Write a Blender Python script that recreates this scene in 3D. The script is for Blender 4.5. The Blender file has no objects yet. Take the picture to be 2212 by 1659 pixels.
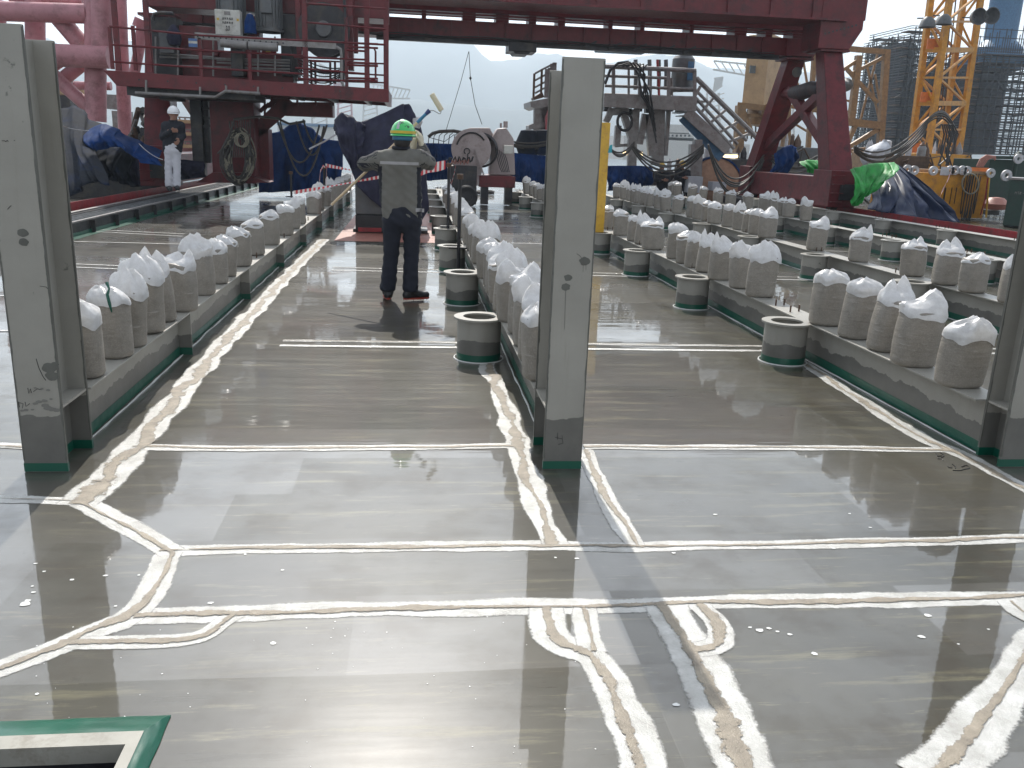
import bpy, bmesh, math, random
import numpy as np
from mathutils import Matrix, Vector, noise
R_ = math.radians
random.seed(7)
scn = bpy.context.scene
col = scn.collection
# ------------------------------------------------------------------ camera
FP = 1874.0; PX, PY = 1106.0, 829.5; EYE = 1.55
RW = Matrix(((0.9933845594567552, -0.006321293568165111, -0.11466105825664388),
             (-0.10887878495165737, 0.265551778321061, -0.9579288403727977),
             (0.03650379734163498, 0.9640758757889065, 0.2631067815574005)))
cam = bpy.data.objects.new('camera', bpy.data.cameras.new('camera'))
col.objects.link(cam)
m4 = RW.to_4x4(); m4.translation = Vector((0, 0, EYE)); cam.matrix_world = m4
cam.data.sensor_width = 36; cam.data.lens = FP / 2212 * 36
cam.data.clip_start = .05; cam.data.clip_end = 9000
scn.camera = cam
# ------------------------------------------------------------------ world, sun, exposure
SUN_EL, SUN_AZ = 45.0, -2.0          # azimuth measured from +Y towards +X
w = bpy.data.worlds.new('World'); scn.world = w; w.use_nodes = True
nt = w.node_tree; nt.nodes.clear()
wo = nt.nodes.new('ShaderNodeOutputWorld'); bg = nt.nodes.new('ShaderNodeBackground')
sky = nt.nodes.new('ShaderNodeTexSky'); sky.sky_type = 'NISHITA'; sky.sun_disc = False
sky.sun_elevation = R_(SUN_EL); sky.sun_rotation = R_(SUN_AZ); sky.air_density = 1.0; sky.dust_density = 1.2; sky.ozone_density = 1.0
bg.inputs['Strength'].default_value = .15
hs = nt.nodes.new('ShaderNodeHueSaturation'); hs.inputs['Saturation'].default_value = .28; nt.links.new(sky.outputs[0], hs.inputs['Color']); nt.links.new(hs.outputs[0], bg.inputs[0]); nt.links.new(bg.outputs[0], wo.inputs[0])
sl = bpy.data.lights.new('sun', 'SUN'); sl.energy = 3.6; sl.angle = R_(.6); sl.color = (1, .95, .87)
so = bpy.data.objects.new('sun', sl); col.objects.link(so)
sd = Vector((math.sin(R_(SUN_AZ)) * math.cos(R_(SUN_EL)), math.cos(R_(SUN_AZ)) * math.cos(R_(SUN_EL)), math.sin(R_(SUN_EL))))
so.rotation_euler = sd.to_track_quat('Z', 'Y').to_euler(); so.location = (0, 0, 30)
vs = scn.view_settings; vs.view_transform = 'Standard'; vs.look = 'None'; vs.gamma = 1; vs.use_curve_mapping = False
vs.exposure = .9

# ------------------------------------------------------------------ pixel helpers (calibration, photo 2212 px wide)
def ray(x, y): return RW @ Vector((x - PX, -(y - PY), -FP))
def gz(x, y, z=0.0): v = ray(x, y); t = (z - EYE) / v.z; return Vector((0, 0, EYE)) + v * t
def at(x, y, Y): v = ray(x, y); return Vector((0, 0, EYE)) + v * (Y / v.y)
def nz(x, y=0.0, z=0.0): return noise.noise(Vector((x, y, z)))

# ------------------------------------------------------------------ materials
MATS = {}
def nodes(name):
    m = bpy.data.materials.new(name); m.use_nodes = True; MATS[name] = m
    t = m.node_tree; b = t.nodes['Principled BSDF']
    return m, t, b
def sock(t, node, name, val):
    if isinstance(val, bpy.types.NodeSocket): t.links.new(val, node.inputs[name])
    else: node.inputs[name].default_value = val
def c4(c): return (c[0], c[1], c[2], 1)
def tex_noise(t, scale, detail=4, rough=.6, vec=None, stretch=None):
    n = t.nodes.new('ShaderNodeTexNoise'); n.inputs['Scale'].default_value = scale
    n.inputs['Detail'].default_value = detail; n.inputs['Roughness'].default_value = rough
    tc = t.nodes.new('ShaderNodeTexCoord'); src = tc.outputs['Object'] if vec is None else vec
    if stretch:
        mp = t.nodes.new('ShaderNodeMapping'); mp.inputs['Scale'].default_value = stretch
        t.links.new(src, mp.inputs[0]); src = mp.outputs[0]
    t.links.new(src, n.inputs['Vector']); return n.outputs[0]
def ramp(t, src, p0, p1, c0=(0, 0, 0), c1=(1, 1, 1)):
    r = t.nodes.new('ShaderNodeValToRGB'); e = r.color_ramp.elements
    e[0].position = p0; e[1].position = p1; e[0].color = c4(c0); e[1].color = c4(c1)
    t.links.new(src, r.inputs[0]); return r.outputs[0]
def mix(t, fac, a, b, mode='MIX'):
    n = t.nodes.new('ShaderNodeMix'); n.data_type = 'RGBA'; n.blend_type = mode
    for i, v in ((0, fac), (6, a), (7, b)):
        if isinstance(v, bpy.types.NodeSocket): t.links.new(v, n.inputs[i])
        else: n.inputs[i].default_value = c4(v) if isinstance(v, (tuple, list)) else v
    return n.outputs[2]
def math_(t, op, a, b=None, c=None):
    n = t.nodes.new('ShaderNodeMath'); n.operation = op
    for i, v in enumerate((a, b, c)):
        if v is None: continue
        if isinstance(v, bpy.types.NodeSocket): t.links.new(v, n.inputs[i])
        else: n.inputs[i].default_value = v
    return n.outputs[0]
def bump(t, b, src, strength=.3, dist=.01):
    n = t.nodes.new('ShaderNodeBump'); n.inputs['Strength'].default_value = strength; n.inputs['Distance'].default_value = dist
    t.links.new(src, n.inputs['Height']); t.links.new(n.outputs[0], b.inputs['Normal']); return n
def mat(name, c, rough=.5, metal=0., var=.18, scale=6, bmp=0., dirt=None, dscale=2.5, bscale=30, coat=0., spec=.5):
    m, t, b = nodes(name)
    n = tex_noise(t, scale)
    lo = tuple(x * (1 - var) for x in c); hi = tuple(min(1, x * (1 + var)) for x in c)
    cc = ramp(t, n, .3, .7, lo, hi)
    if dirt:
        f = ramp(t, tex_noise(t, dscale, 8, .75), .5, .66)
        cc = mix(t, f, cc, dirt)
    t.links.new(cc, b.inputs['Base Color'])
    rr = math_(t, 'MULTIPLY_ADD', tex_noise(t, scale * 2.3), .25, rough - .12)
    t.links.new(rr, b.inputs['Roughness']); b.inputs['Metallic'].default_value = metal
    b.inputs['Specular IOR Level'].default_value = spec
    if coat: b.inputs['Coat Weight'].default_value = coat; b.inputs['Coat Roughness'].default_value = .1
    if bmp: bump(t, b, tex_noise(t, bscale, 5), bmp, .01)
    return m
M = {}
CRANE = (.118, .0125, .017)
M['red'] = mat('crane_red_paint', CRANE, .42, var=.22, dirt=(.045, .012, .014), bmp=.05, spec=.35)
M['red2'] = mat('rail_red_paint', (.26, .015, .02), .4, var=.25, dirt=(.1, .03, .03), dscale=4)
M['dark'] = mat('dark_greasy_steel', (.022, .022, .026), .45, metal=.3, var=.5, dirt=(.06, .05, .04))
M['black'] = mat('black_rubber', (.012, .012, .014), .5, var=.4, bmp=.2)
M['galv'] = mat('galvanised_grey', (.20, .19, .185), .42, metal=.25, var=.2, dirt=(.14, .11, .10), dscale=5)
M['motor'] = mat('motor_grey_paint', (.085, .09, .095), .45, var=.25, dirt=(.09, .08, .07))
M['cab'] = mat('cabinet_white_paint', (.50, .49, .45), .4, var=.08, dirt=(.3, .28, .25))
M['pink'] = mat('pink_primer', (.42, .19, .21), .5, var=.14, dirt=(.25, .11, .12), scale=2)
M['yel'] = mat('yellow_crane_paint', (.50, .22, .012), .45, var=.2, dirt=(.30, .13, .03), dscale=4)
M['yelp'] = mat('yellow_post_paint', (.58, .34, .03), .42, var=.08, dirt=(.40, .22, .04), dscale=9)
M['beige'] = mat('beige_cabin_paint', (.42, .28, .15), .5, var=.12, dirt=(.26, .17, .1), dscale=3)
M['ytruss'] = mat('weathered_yellow_steel', (.24, .14, .06), .55, var=.25, dirt=(.18, .10, .05), dscale=4)
M['scaf'] = mat('scaffold_tube', (.03, .032, .038), .5, metal=.4, var=.3)
M['net'] = mat('dark_hull_steel', (.022, .025, .034), .7, var=.4, dirt=(.09, .04, .035), dscale=.15)
M['navy'] = mat('navy_tarpaulin', (.020, .020, .040), .7, spec=.2, var=.3, bmp=.35, bscale=7)
M['blue'] = mat('blue_tarpaulin', (.005, .030, .12), .75, spec=.1, var=.35, bmp=.4, bscale=5, dirt=(.01, .02, .06), dscale=1.5)
M['bgrey'] = mat('faded_grey_blue_tarpaulin', (.018, .021, .028), .85, spec=.06, var=.25, bmp=.4, bscale=5, dirt=(.008, .02, .06), dscale=.9)
M['green'] = mat('green_plastic_sheet', (.015, .22, .035), .5, spec=.3, var=.35, bmp=.5, bscale=7)
M['plblue'] = mat('dark_blue_plastic_sheet', (.010, .018, .05), .42, spec=.35, var=.25, bmp=.25, bscale=4)
M['dgreen'] = mat('green_container_paint', (.008, .032, .023), .6, var=.2, dirt=(.02, .03, .025))
M['tape'] = mat('green_masking_tape', (.0, .075, .045), .35, var=.15, bmp=.12, bscale=25, coat=.2)
M['grate'] = mat('galvanised_grating', (.16, .17, .18), .4, metal=.5, var=.3)
M['wood'] = mat('bare_wood_pole', (.50, .38, .24), .55, var=.15)
M['bgrip'] = mat('blue_plastic_grip', (.02, .14, .26), .35, var=.2)
M['dgrip'] = mat('dark_blue_plastic', (.015, .03, .12), .35, var=.2)
M['nap'] = mat('cream_roller_nap', (.66, .58, .42), .9, var=.08, bmp=.6, bscale=90)
M['cable'] = mat('grey_cable_sheath', (.055, .05, .046), .55, var=.4)
M['cablel'] = mat('pale_hose', (.22, .20, .15), .5, var=.3)
M['skin'] = mat('skin', (.30, .15, .10), .5, var=.08)
M['hair'] = mat('black_hair', (.012, .01, .01), .6, var=.2)
M['jack'] = mat('grey_work_jacket', (.135, .13, .115), .85, var=.14, bmp=.25, bscale=14)
M['jacknavy'] = mat('navy_work_cloth', (.008, .009, .016), .85, var=.2, bmp=.2, bscale=14)
M['refl'] = mat('reflective_stripe', (.30, .29, .29), .4, var=.1)
M['trou'] = mat('navy_trousers', (.007, .009, .018), .85, var=.2, bmp=.3, bscale=12)
M['wtrou'] = mat('white_trousers', (.52, .52, .56), .85, var=.08, bmp=.3, bscale=12)
M['boot'] = mat('black_boot', (.014, .014, .016), .45, var=.3)
M['sole'] = mat('red_spiked_sole', (.30, .035, .02), .5, var=.2)
M['glove'] = mat('off_white_work_glove', (.55, .50, .38), .9, var=.08, bmp=.4, bscale=60)
M['whel'] = mat('white_helmet', (.75, .75, .76), .2, var=.04, coat=.5)
M['yhel'] = mat('yellow_helmet', (.55, .36, .08), .3, var=.05)
M['ybelt'] = mat('yellow_sticker_band', (.60, .42, .03), .35, var=.15)
M['primer'] = mat('red_primer', (.30, .12, .09), .5, var=.15, dirt=(.2, .08, .065), dscale=3)
M['box'] = mat('pale_cardboard', (.42, .44, .48), .7, var=.1)
M['kraft'] = mat('brown_paper_wrap', (.34, .20, .13), .7, var=.2, bmp=.6, bscale=6)
M['lug'] = mat('white_painted_lug', (.42, .42, .44), .5, var=.2, dirt=(.2, .14, .1))
M['orange'] = mat('orange_plate', (.55, .14, .02), .5, var=.2)
M['bluep'] = mat('blue_painted_steel', (.05, .14, .26), .5, var=.2)
M['winch'] = mat('grey_pink_winch_paint', (.34, .28, .27), .5, var=.12, dirt=(.20, .15, .14), dscale=3)
M['wire'] = mat('steel_wire_drum', (.07, .065, .07), .5, metal=.4, var=.3)
M['ship'] = mat('white_ship_paint', (.55, .52, .48), .5, var=.1)
M['hatchlip'] = mat('worn_cream_lip', (.27, .26, .225), .5, var=.15, dirt=(.17, .15, .12), dscale=5)
M['scuff'] = mat('grey_scuff', (.16, .155, .14), .6, var=.2)
M['ink'] = mat('black_marker_ink', (.01, .01, .012), .5, var=.1)
M['cyan'] = mat('cyan_sticker', (.02, .30, .36), .4, var=.1)
M['signb'] = mat('sign_blue_print', (.04, .10, .25), .4, var=.1)
M['signy'] = mat('sign_yellow_print', (.5, .32, .03), .4, var=.1)
M['glass'] = mat('dark_window_glass', (.02, .025, .03), .08, var=.2)
M['concr'] = mat('quay_grey', (.16, .15, .14), .8, var=.2)
M['rust'] = mat('rusty_bolt', (.10, .06, .04), .6, metal=.5, var=.3)

def mat_emit(name, c, s):
    m, t, b = nodes(name); b.inputs['Base Color'].default_value = c4(c); b.inputs['Emission Color'].default_value = c4(c)
    b.inputs['Emission Strength'].default_value = s; return m
M['lamp'] = mat_emit('lit_fluorescent_tube', (1, .78, .42), 1.6)

def mat_steel(name, z_wave, amp=.05, tape=False):
    """light deck paint above a wavy band of dark touch-up paint (real paint, fixed to height)"""
    m, t, b = nodes(name)
    tc = t.nodes.new('ShaderNodeTexCoord'); sp = t.nodes.new('ShaderNodeSeparateXYZ')
    g = t.nodes.new('ShaderNodeNewGeometry'); t.links.new(g.outputs['Position'], sp.inputs[0])
    z = sp.outputs['Z']; P = g.outputs['Position']
    n1 = tex_noise(t, 3.2, 3, .5, vec=P); n2 = tex_noise(t, 22, 3, .6, vec=P)
    h = math_(t, 'ADD', math_(t, 'MULTIPLY', math_(t, 'SUBTRACT', n1, .5), amp * 3.4), math_(t, 'MULTIPLY', math_(t, 'SUBTRACT', n2, .5), amp * .9))
    edge = math_(t, 'SUBTRACT', math_(t, 'ADD', z, h), z_wave)
    f = math_(t, 'MULTIPLY_ADD', edge, 260, .5); f2 = t.nodes.new('ShaderNodeClamp'); t.links.new(f, f2.inputs[0])
    light = ramp(t, tex_noise(t, 2.0, 6, .65, vec=P), .3, .75, (.25, .24, .212), (.325, .312, .278))
    st = tex_noise(t, 3.0, 6, .7, vec=P, stretch=(9, 9, .7)); light = mix(t, math_(t, 'MULTIPLY', ramp(t, st, .56, .70), .38), light, (.24, .225, .19))
    # chips and touch-up blots
    chip = ramp(t, tex_noise(t, 7.5, 6, .72, vec=P), .665, .70)
    light = mix(t, math_(t, 'MULTIPLY', chip, .8), light, (.10, .10, .09))
    dark = ramp(t, tex_noise(t, 5, 5, .6, vec=P), .3, .7, (.105, .102, .092), (.145, .14, .126))
    cc = mix(t, f2.outputs[0], dark, light)
    t.links.new(cc, b.inputs['Base Color'])
    t.links.new(math_(t, 'MULTIPLY_ADD', n1, .3, .25), b.inputs['Roughness'])
    bump(t, b, tex_noise(t, 40, 4, vec=P), .12, .004)
    return m
M['beam'] = mat_steel('deck_beam_paint', .165, .045)
M['sleeve'] = mat_steel('pipe_sleeve_paint', .15, .04)
M['colm'] = mat_steel('column_paint', .275, .035)
M['edge'] = mat('dark_edge_touch_up', (.10, .10, .088), .5, var=.25)

def mat_floor():
    m, t, b = nodes('wet_epoxy_deck')
    g = t.nodes.new('ShaderNodeNewGeometry'); P = g.outputs['Position']
    sp = t.nodes.new('ShaderNodeSeparateXYZ'); t.links.new(P, sp.inputs[0])
    # rolled-on bands run across the deck (constant Y)
    wob = tex_noise(t, .8, 2, .5, vec=P)
    yy = math_(t, 'ADD', sp.outputs['Y'], math_(t, 'MULTIPLY', wob, .05))
    band = math_(t, 'FLOOR', math_(t, 'DIVIDE', yy, .47))
    bay = math_(t, 'FLOOR', math_(t, 'DIVIDE', math_(t, 'ADD', sp.outputs['X'], 1.7), 2.42))
    cb = t.nodes.new('ShaderNodeCombineXYZ'); t.links.new(band, cb.inputs[0]); t.links.new(bay, cb.inputs[1])
    wn = t.nodes.new('ShaderNodeTexWhiteNoise'); wn.noise_dimensions = '3D'; t.links.new(cb.outputs[0], wn.inputs['Vector'])
    r = wn.outputs['Value']
    cb2 = t.nodes.new('ShaderNodeCombineXYZ'); t.links.new(band, cb2.inputs[0]); t.links.new(math_(t, 'FLOOR', math_(t, 'DIVIDE', math_(t, 'ADD', sp.outputs['X'], math_(t, 'MULTIPLY', r, 3.0)), 1.35)), cb2.inputs[1])
    wn2 = t.nodes.new('ShaderNodeTexWhiteNoise'); wn2.noise_dimensions = '3D'; t.links.new(cb2.outputs[0], wn2.inputs['Vector']); r2 = wn2.outputs['Value']
    streak = tex_noise(t, 1.0, 7, .68, vec=P, stretch=(1.3, 12, 1))
    blot = tex_noise(t, 1.1, 6, .62, vec=P)
    blot2 = tex_noise(t, 2.4, 8, .72, vec=P)
    fine = tex_noise(t, 9, 6, .7, vec=P)
    base = ramp(t, blot, .3, .72, (.037, .035, .027), (.082, .077, .062))
    base = mix(t, ramp(t, streak, .55, .72), base, (.17, .155, .095))
    fl = tex_noise(t, 1.0, 8, .75, vec=P, stretch=(3.5, 30, 1)); base = mix(t, math_(t, 'MULTIPLY', ramp(t, fl, .60, .68), .35), base, (.30, .27, .17))
    base = mix(t, math_(t, 'MULTIPLY', ramp(t, blot2, .52, .60), .45), base, (.045, .036, .026))
    base = mix(t, math_(t, 'MULTIPLY', math_(t, 'POWER', r2, 1.6), .62), base, (.120, .113, .102))
    ol = ramp(t, tex_noise(t, .55, 4, .6, vec=P), .46, .62); base = mix(t, math_(t, 'MULTIPLY', ol, .45), base, (.056, .050, .030))
    base = mix(t, math_(t, 'MULTIPLY', ramp(t, fine, .60, .68), .35), base, (.04, .036, .032))
    t.links.new(base, b.inputs['Base Color'])
    rg = math_(t, 'ADD', math_(t, 'MULTIPLY', r, .10), math_(t, 'MULTIPLY_ADD', streak, .30, .16))
    t.links.new(rg, b.inputs['Roughness'])
    b.inputs['IOR'].default_value = 1.5; b.inputs['Specular IOR Level'].default_value = .12
    b.inputs['Coat IOR'].default_value = 1.95
    wt = math_(t, 'MULTIPLY_ADD', r2, .45, .55)
    wt = math_(t, 'MULTIPLY', wt, math_(t, 'MULTIPLY_ADD', math_(t, 'SUBTRACT', 1.0, ramp(t, blot2, .46, .66)), .35, .65))
    t.links.new(wt, b.inputs['Coat Weight'])
    cr_ = math_(t, 'MULTIPLY_ADD', ramp(t, tex_noise(t, 1.7, 6, .66, vec=P, stretch=(.6, 2.5, 1)), .46, .70), .06, .006)
    t.links.new(math_(t, 'ADD', cr_, math_(t, 'MULTIPLY', math_(t, 'POWER', r2, 4.0), .12)), b.inputs['Coat Roughness'])
    dirt = tex_noise(t, 26, 5, .75, vec=P)
    hgt = math_(t, 'ADD', math_(t, 'MULTIPLY', tex_noise(t, 2.2, 3, .5, vec=P, stretch=(.35, 2.6, 1)), .5), math_(t, 'MULTIPLY', dirt, .010))
    hgt = math_(t, 'ADD', hgt, math_(t, 'MULTIPLY', r, .10)); hgt = math_(t, 'ADD', hgt, math_(t, 'MULTIPLY', r2, .08))
    n = bump(t, b, hgt, .17, .012)
    t.links.new(n.outputs[0], b.inputs['Coat Normal'])
    return m
M['floor'] = mat_floor()
def mat_sea():
    m, t, b = nodes('sea_water'); b.inputs['Base Color'].default_value = (.03, .06, .08, 1); b.inputs['Roughness'].default_value = .15
    bump(t, b, tex_noise(t, .25, 5), .4, .4); return m
M['sea'] = mat_sea()
M['hill'] = mat('wooded_hillside', (.02, .032, .028), .95, var=.4, scale=.02)
def mat_joint(name, lo, hi, scale, edge, fray, rough, coat):
    m, t, b = nodes(name)
    g = t.nodes.new('ShaderNodeNewGeometry'); P = g.outputs['Position']
    cc = ramp(t, tex_noise(t, scale, 6, .72, vec=P), .28, .68, lo, hi)
    t.links.new(cc, b.inputs['Base Color']); b.inputs['Roughness'].default_value = rough
    b.inputs['Coat Weight'].default_value = coat; b.inputs['Coat Roughness'].default_value = .15
    n = bump(t, b, tex_noise(t, 170, 3, .7, vec=P), .7, .005); t.links.new(n.outputs[0], b.inputs['Coat Normal'])
    tc = t.nodes.new('ShaderNodeTexCoord'); sp = t.nodes.new('ShaderNodeSeparateXYZ'); t.links.new(tc.outputs['UV'], sp.inputs[0])
    d = math_(t, 'SUBTRACT', 1.0, math_(t, 'ABSOLUTE', math_(t, 'MULTIPLY_ADD', sp.outputs['Y'], 2.0, -1.0)))
    big = math_(t, 'SUBTRACT', tex_noise(t, 9, 4, .6, vec=P), .5); sm = math_(t, 'SUBTRACT', tex_noise(t, 90, 3, .7, vec=P), .5)
    q = math_(t, 'ADD', math_(t, 'SUBTRACT', d, edge), math_(t, 'ADD', math_(t, 'MULTIPLY', big, fray), math_(t, 'MULTIPLY', sm, fray * .55)))
    cl = t.nodes.new('ShaderNodeClamp'); t.links.new(math_(t, 'MULTIPLY_ADD', q, 7.0, .5), cl.inputs[0])
    t.links.new(cl.outputs[0], b.inputs['Alpha']); return m
M['jwhite'] = mat_joint('white_joint_paint', (.27, .26, .235), (.55, .55, .53), 8, .14, .45, .45, .5)
M['jsand'] = mat_joint('wet_sand_in_joint', (.15, .125, .095), (.31, .265, .20), 14, .42, 2.1, .6, .2)
M['splash'] = mat('white_paint_splash', (.6, .6, .58), .35, var=.05)
def mat_bag():
    m, t, b = nodes('sand_filled_sack')
    cc = ramp(t, tex_noise(t, 9, 6, .7), .25, .75, (.165, .148, .125), (.275, .25, .215))
    cc = mix(t, math_(t, 'MULTIPLY', ramp(t, tex_noise(t, 130, 3, .8), .5, .62), .4), cc, (.36, .33, .29))
    wv = tex_noise(t, 7, 4, .6, stretch=(1, 1, 6))
    cc = mix(t, math_(t, 'MULTIPLY', ramp(t, wv, .62, .70), .6), cc, (.38, .36, .33))
    t.links.new(cc, b.inputs['Base Color']); b.inputs['Roughness'].default_value = .5
    h = math_(t, 'ADD', wv, math_(t, 'MULTIPLY', tex_noise(t, 60, 2), .15))
    bump(t, b, h, .55, .012); return m
M['bag'] = mat_bag()
def mat_plastic():
    m, t, b = nodes('translucent_white_plastic')
    t.nodes.remove(b); out = t.nodes['Material Output']
    n = tex_noise(t, 16, 4, .65)
    d = t.nodes.new('ShaderNodeBsdfDiffuse'); tr = t.nodes.new('ShaderNodeBsdfTranslucent'); gl = t.nodes.new('ShaderNodeBsdfGlossy')
    cc = ramp(t, n, .3, .7, (.66, .65, .64), (.84, .84, .85))
    t.links.new(cc, d.inputs[0]); t.links.new(cc, tr.inputs[0])
    gl.inputs['Roughness'].default_value = .2; gl.inputs[0].default_value = (.8, .8, .8, 1)
    m1 = t.nodes.new('ShaderNodeMixShader'); m1.inputs[0].default_value = .36; t.links.new(d.outputs[0], m1.inputs[1]); t.links.new(tr.outputs[0], m1.inputs[2])
    m2 = t.nodes.new('ShaderNodeMixShader'); m2.inputs[0].default_value = .08; t.links.new(m1.outputs[0], m2.inputs[1]); t.links.new(gl.outputs[0], m2.inputs[2])
    bp = t.nodes.new('ShaderNodeBump'); bp.inputs['Strength'].default_value = .6; bp.inputs['Distance'].default_value = .01
    t.links.new(tex_noise(t, 22, 4, .6), bp.inputs['Height'])
    for q in (d, tr, gl): t.links.new(bp.outputs[0], q.inputs['Normal'])
    t.links.new(m2.outputs[0], out.inputs['Surface']); return m
M['plast'] = mat_plastic()
def mat_stripes(name, period, axis='X'):
    m, t, b = nodes(name)
    tc = t.nodes.new('ShaderNodeTexCoord'); sp = t.nodes.new('ShaderNodeSeparateXYZ'); t.links.new(tc.outputs['UV'], sp.inputs[0])
    f = math_(t, 'FRACT', math_(t, 'DIVIDE', math_(t, 'ADD', sp.outputs['X'], math_(t, 'MULTIPLY', sp.outputs['Y'], .5 * period)), period))
    s = math_(t, 'GREATER_THAN', f, .5)
    t.links.new(mix(t, s, (.62, .58, .56), (.50, .03, .04)), b.inputs['Base Color']); b.inputs['Roughness'].default_value = .4; return m
M['stripe'] = mat_stripes('red_white_barrier_tape', .07)
def mat_greenhat():
    m, t, b = nodes('scuffed_green_helmet')
    tc = t.nodes.new('ShaderNodeTexCoord')
    f = ramp(t, tex_noise(t, 9, 3, .6), .60, .63)
    cc = mix(t, f, (.05, .50, .12), (.01, .12, .03))
    cc = mix(t, ramp(t, tex_noise(t, 16, 3, .6), .68, .70), cc, (.2, .22, .3))
    t.links.new(cc, b.inputs['Base Color']); b.inputs['Roughness'].default_value = .22; b.inputs['Coat Weight'].default_value = .6; return m
M['ghel'] = mat_greenhat()

# ------------------------------------------------------------------ object helpers
def tag(o, label=None, cat=None, group=None, kind=None):
    if label: o['label'] = label
    if cat: o['category'] = cat
    if group: o['group'] = group
    if kind: o['kind'] = kind
    return o
def thing(name, label, cat, loc, group=None):
    o = bpy.data.objects.new(name, None); col.objects.link(o); o.location = Vector(loc); o.empty_display_size = .2
    o['_b'] = [float(v) for v in loc]
    return tag(o, label, cat, group)
def XZ(p): return (p.x, p.z)
class MB:
    def __init__(s): s.v = []; s.f = []; s.uv = None
    def add(s, vs, fs):
        n = len(s.v); s.v += [Vector(v) for v in vs]; s.f += [tuple(i + n for i in f) for f in fs]; return s
    def box(s, x0, x1, y0, y1, z0, z1):
        return s.add([(x, y, z) for x in (x0, x1) for y in (y0, y1) for z in (z0, z1)],
                     [(0, 1, 3, 2), (4, 6, 7, 5), (0, 4, 5, 1), (2, 3, 7, 6), (0, 2, 6, 4), (1, 5, 7, 3)])
    def bar(s, a, b, w, h, up=(0, 0, 1), ext=0):
        a = Vector(a); b = Vector(b); d = (b - a).normalized(); a = a - d * ext; b = b + d * ext
        up = Vector(up)
        if abs(d.dot(up)) > .98: up = Vector((0, 1, 0))
        x = d.cross(up).normalized(); z = x.cross(d).normalized()
        vs = [p + x * i * w / 2 + z * j * h / 2 for p in (a, b) for i, j in ((-1, -1), (1, -1), (1, 1), (-1, 1))]
        return s.add(vs, [(0, 1, 2, 3), (7, 6, 5, 4), (0, 4, 5, 1), (1, 5, 6, 2), (2, 6, 7, 3), (3, 7, 4, 0)])
    def tube(s, pts, r, n=8, cap=True):
        pts = [Vector(p) for p in pts]; N = len(pts); rr = r if isinstance(r, (list, tuple)) else [r] * N
        base = len(s.v); prev = None
        for i, p in enumerate(pts):
            d = (pts[min(i + 1, N - 1)] - pts[max(i - 1, 0)])
            d = d.normalized() if d.length > 1e-9 else Vector((0, 0, 1))
            if prev is None: x = d.orthogonal().normalized()
            else:
                x = prev - d * prev.dot(d); x = x.normalized() if x.length > 1e-6 else d.orthogonal().normalized()
            prev = x; y = d.cross(x)
            for k in range(n):
                a = 2 * math.pi * k / n; s.v.append(p + (x * math.cos(a) + y * math.sin(a)) * rr[i])
        for i in range(N - 1):
            for k in range(n):
                a = base + i * n + k; b = base + i * n + (k + 1) % n; s.f.append((a, b, b + n, a + n))
        if cap: s.f.append(tuple(base + k for k in range(n))[::-1]); s.f.append(tuple(base + (N - 1) * n + k for k in range(n)))
        return s
    def lathe(s, prof, c, n=24, axis='Z', sx=1, sy=1):
        c = Vector(c); base = len(s.v)
        for r, h in prof:
            for k in range(n):
                a = 2 * math.pi * k / n; u, v = r * math.cos(a) * sx, r * math.sin(a) * sy
                s.v.append(c + (Vector((u, v, h)) if axis == 'Z' else Vector((h, u, v)) if axis == 'X' else Vector((v, h, u))))
        for i in range(len(prof) - 1):
            for k in range(n):
                a = base + i * n + k; b = base + i * n + (k + 1) % n; s.f.append((a, b, b + n, a + n))
        return s
    def disc(s, r, h, c, n=24, axis='Z'): return s.lathe([(.0001, 0), (r, 0), (r, h), (.0001, h)], c, n, axis)
    def prism(s, poly, y0, y1):
        n = len(poly); vs = [(x, y0, z) for x, z in poly] + [(x, y1, z) for x, z in poly]
        return s.add(vs, [tuple(range(n)), tuple(range(n, 2 * n))[::-1]] + [(i, i + n, (i + 1) % n + n, (i + 1) % n) for i in range(n)])
    def grid(s, fn, nu, nv, closeu=False):
        base = len(s.v)
        for j in range(nv + 1):
            for i in range(nu if closeu else nu + 1): s.v.append(Vector(fn(i / nu, j / nv)))
        W = nu if closeu else nu + 1
        for j in range(nv):
            for i in range(nu):
                a = base + j * W + i; b = base + j * W + (i + 1) % W; s.f.append((a, b, b + W, a + W))
        return s
    def build(s, name, m, parent=None, smooth=True, ang=35, bevel=0, solid=0, off=True, mats=None, pick=None, uv=None, recalc=True, sub=0):
        me = bpy.data.meshes.new(name)
        base = Vector((0, 0, 0)); r = parent
        while r is not None:
            if '_b' in r: base = Vector(r['_b'])
            r = r.parent
        if not off: base = Vector((0, 0, 0))
        me.from_pydata([v - base for v in s.v], [], s.f)
        ml = mats or [m]
        for q in ml: me.materials.append(q if not isinstance(q, str) else M[q])
        if pick:
            for p in me.polygons: p.material_index = pick(p.center + base, p.normal)
        if recalc:
            bm = bmesh.new(); bm.from_mesh(me); bmesh.ops.recalc_face_normals(bm, faces=bm.faces); bm.to_mesh(me); bm.free()
        if uv:
            ul = me.uv_layers.new(name='UVMap')
            for p in me.polygons:
                for li in p.loop_indices: ul.data[li].uv = uv[me.loops[li].vertex_index]
        if smooth:
            me.polygons.foreach_set('use_smooth', [True] * len(me.polygons))
            if ang < 180: me.set_sharp_from_angle(angle=R_(ang))
        o = bpy.data.objects.new(name, me); col.objects.link(o)
        if parent is not None: o.parent = parent
        if bevel:
            b = o.modifiers.new('bevel', 'BEVEL'); b.width = bevel; b.segments = 2; b.limit_method = 'ANGLE'
        if solid:
            b = o.modifiers.new('solid', 'SOLIDIFY'); b.thickness = solid; b.offset = 0
        if sub:
            b = o.modifiers.new('sub', 'SUBSURF'); b.levels = sub; b.render_levels = sub
        return o
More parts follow.
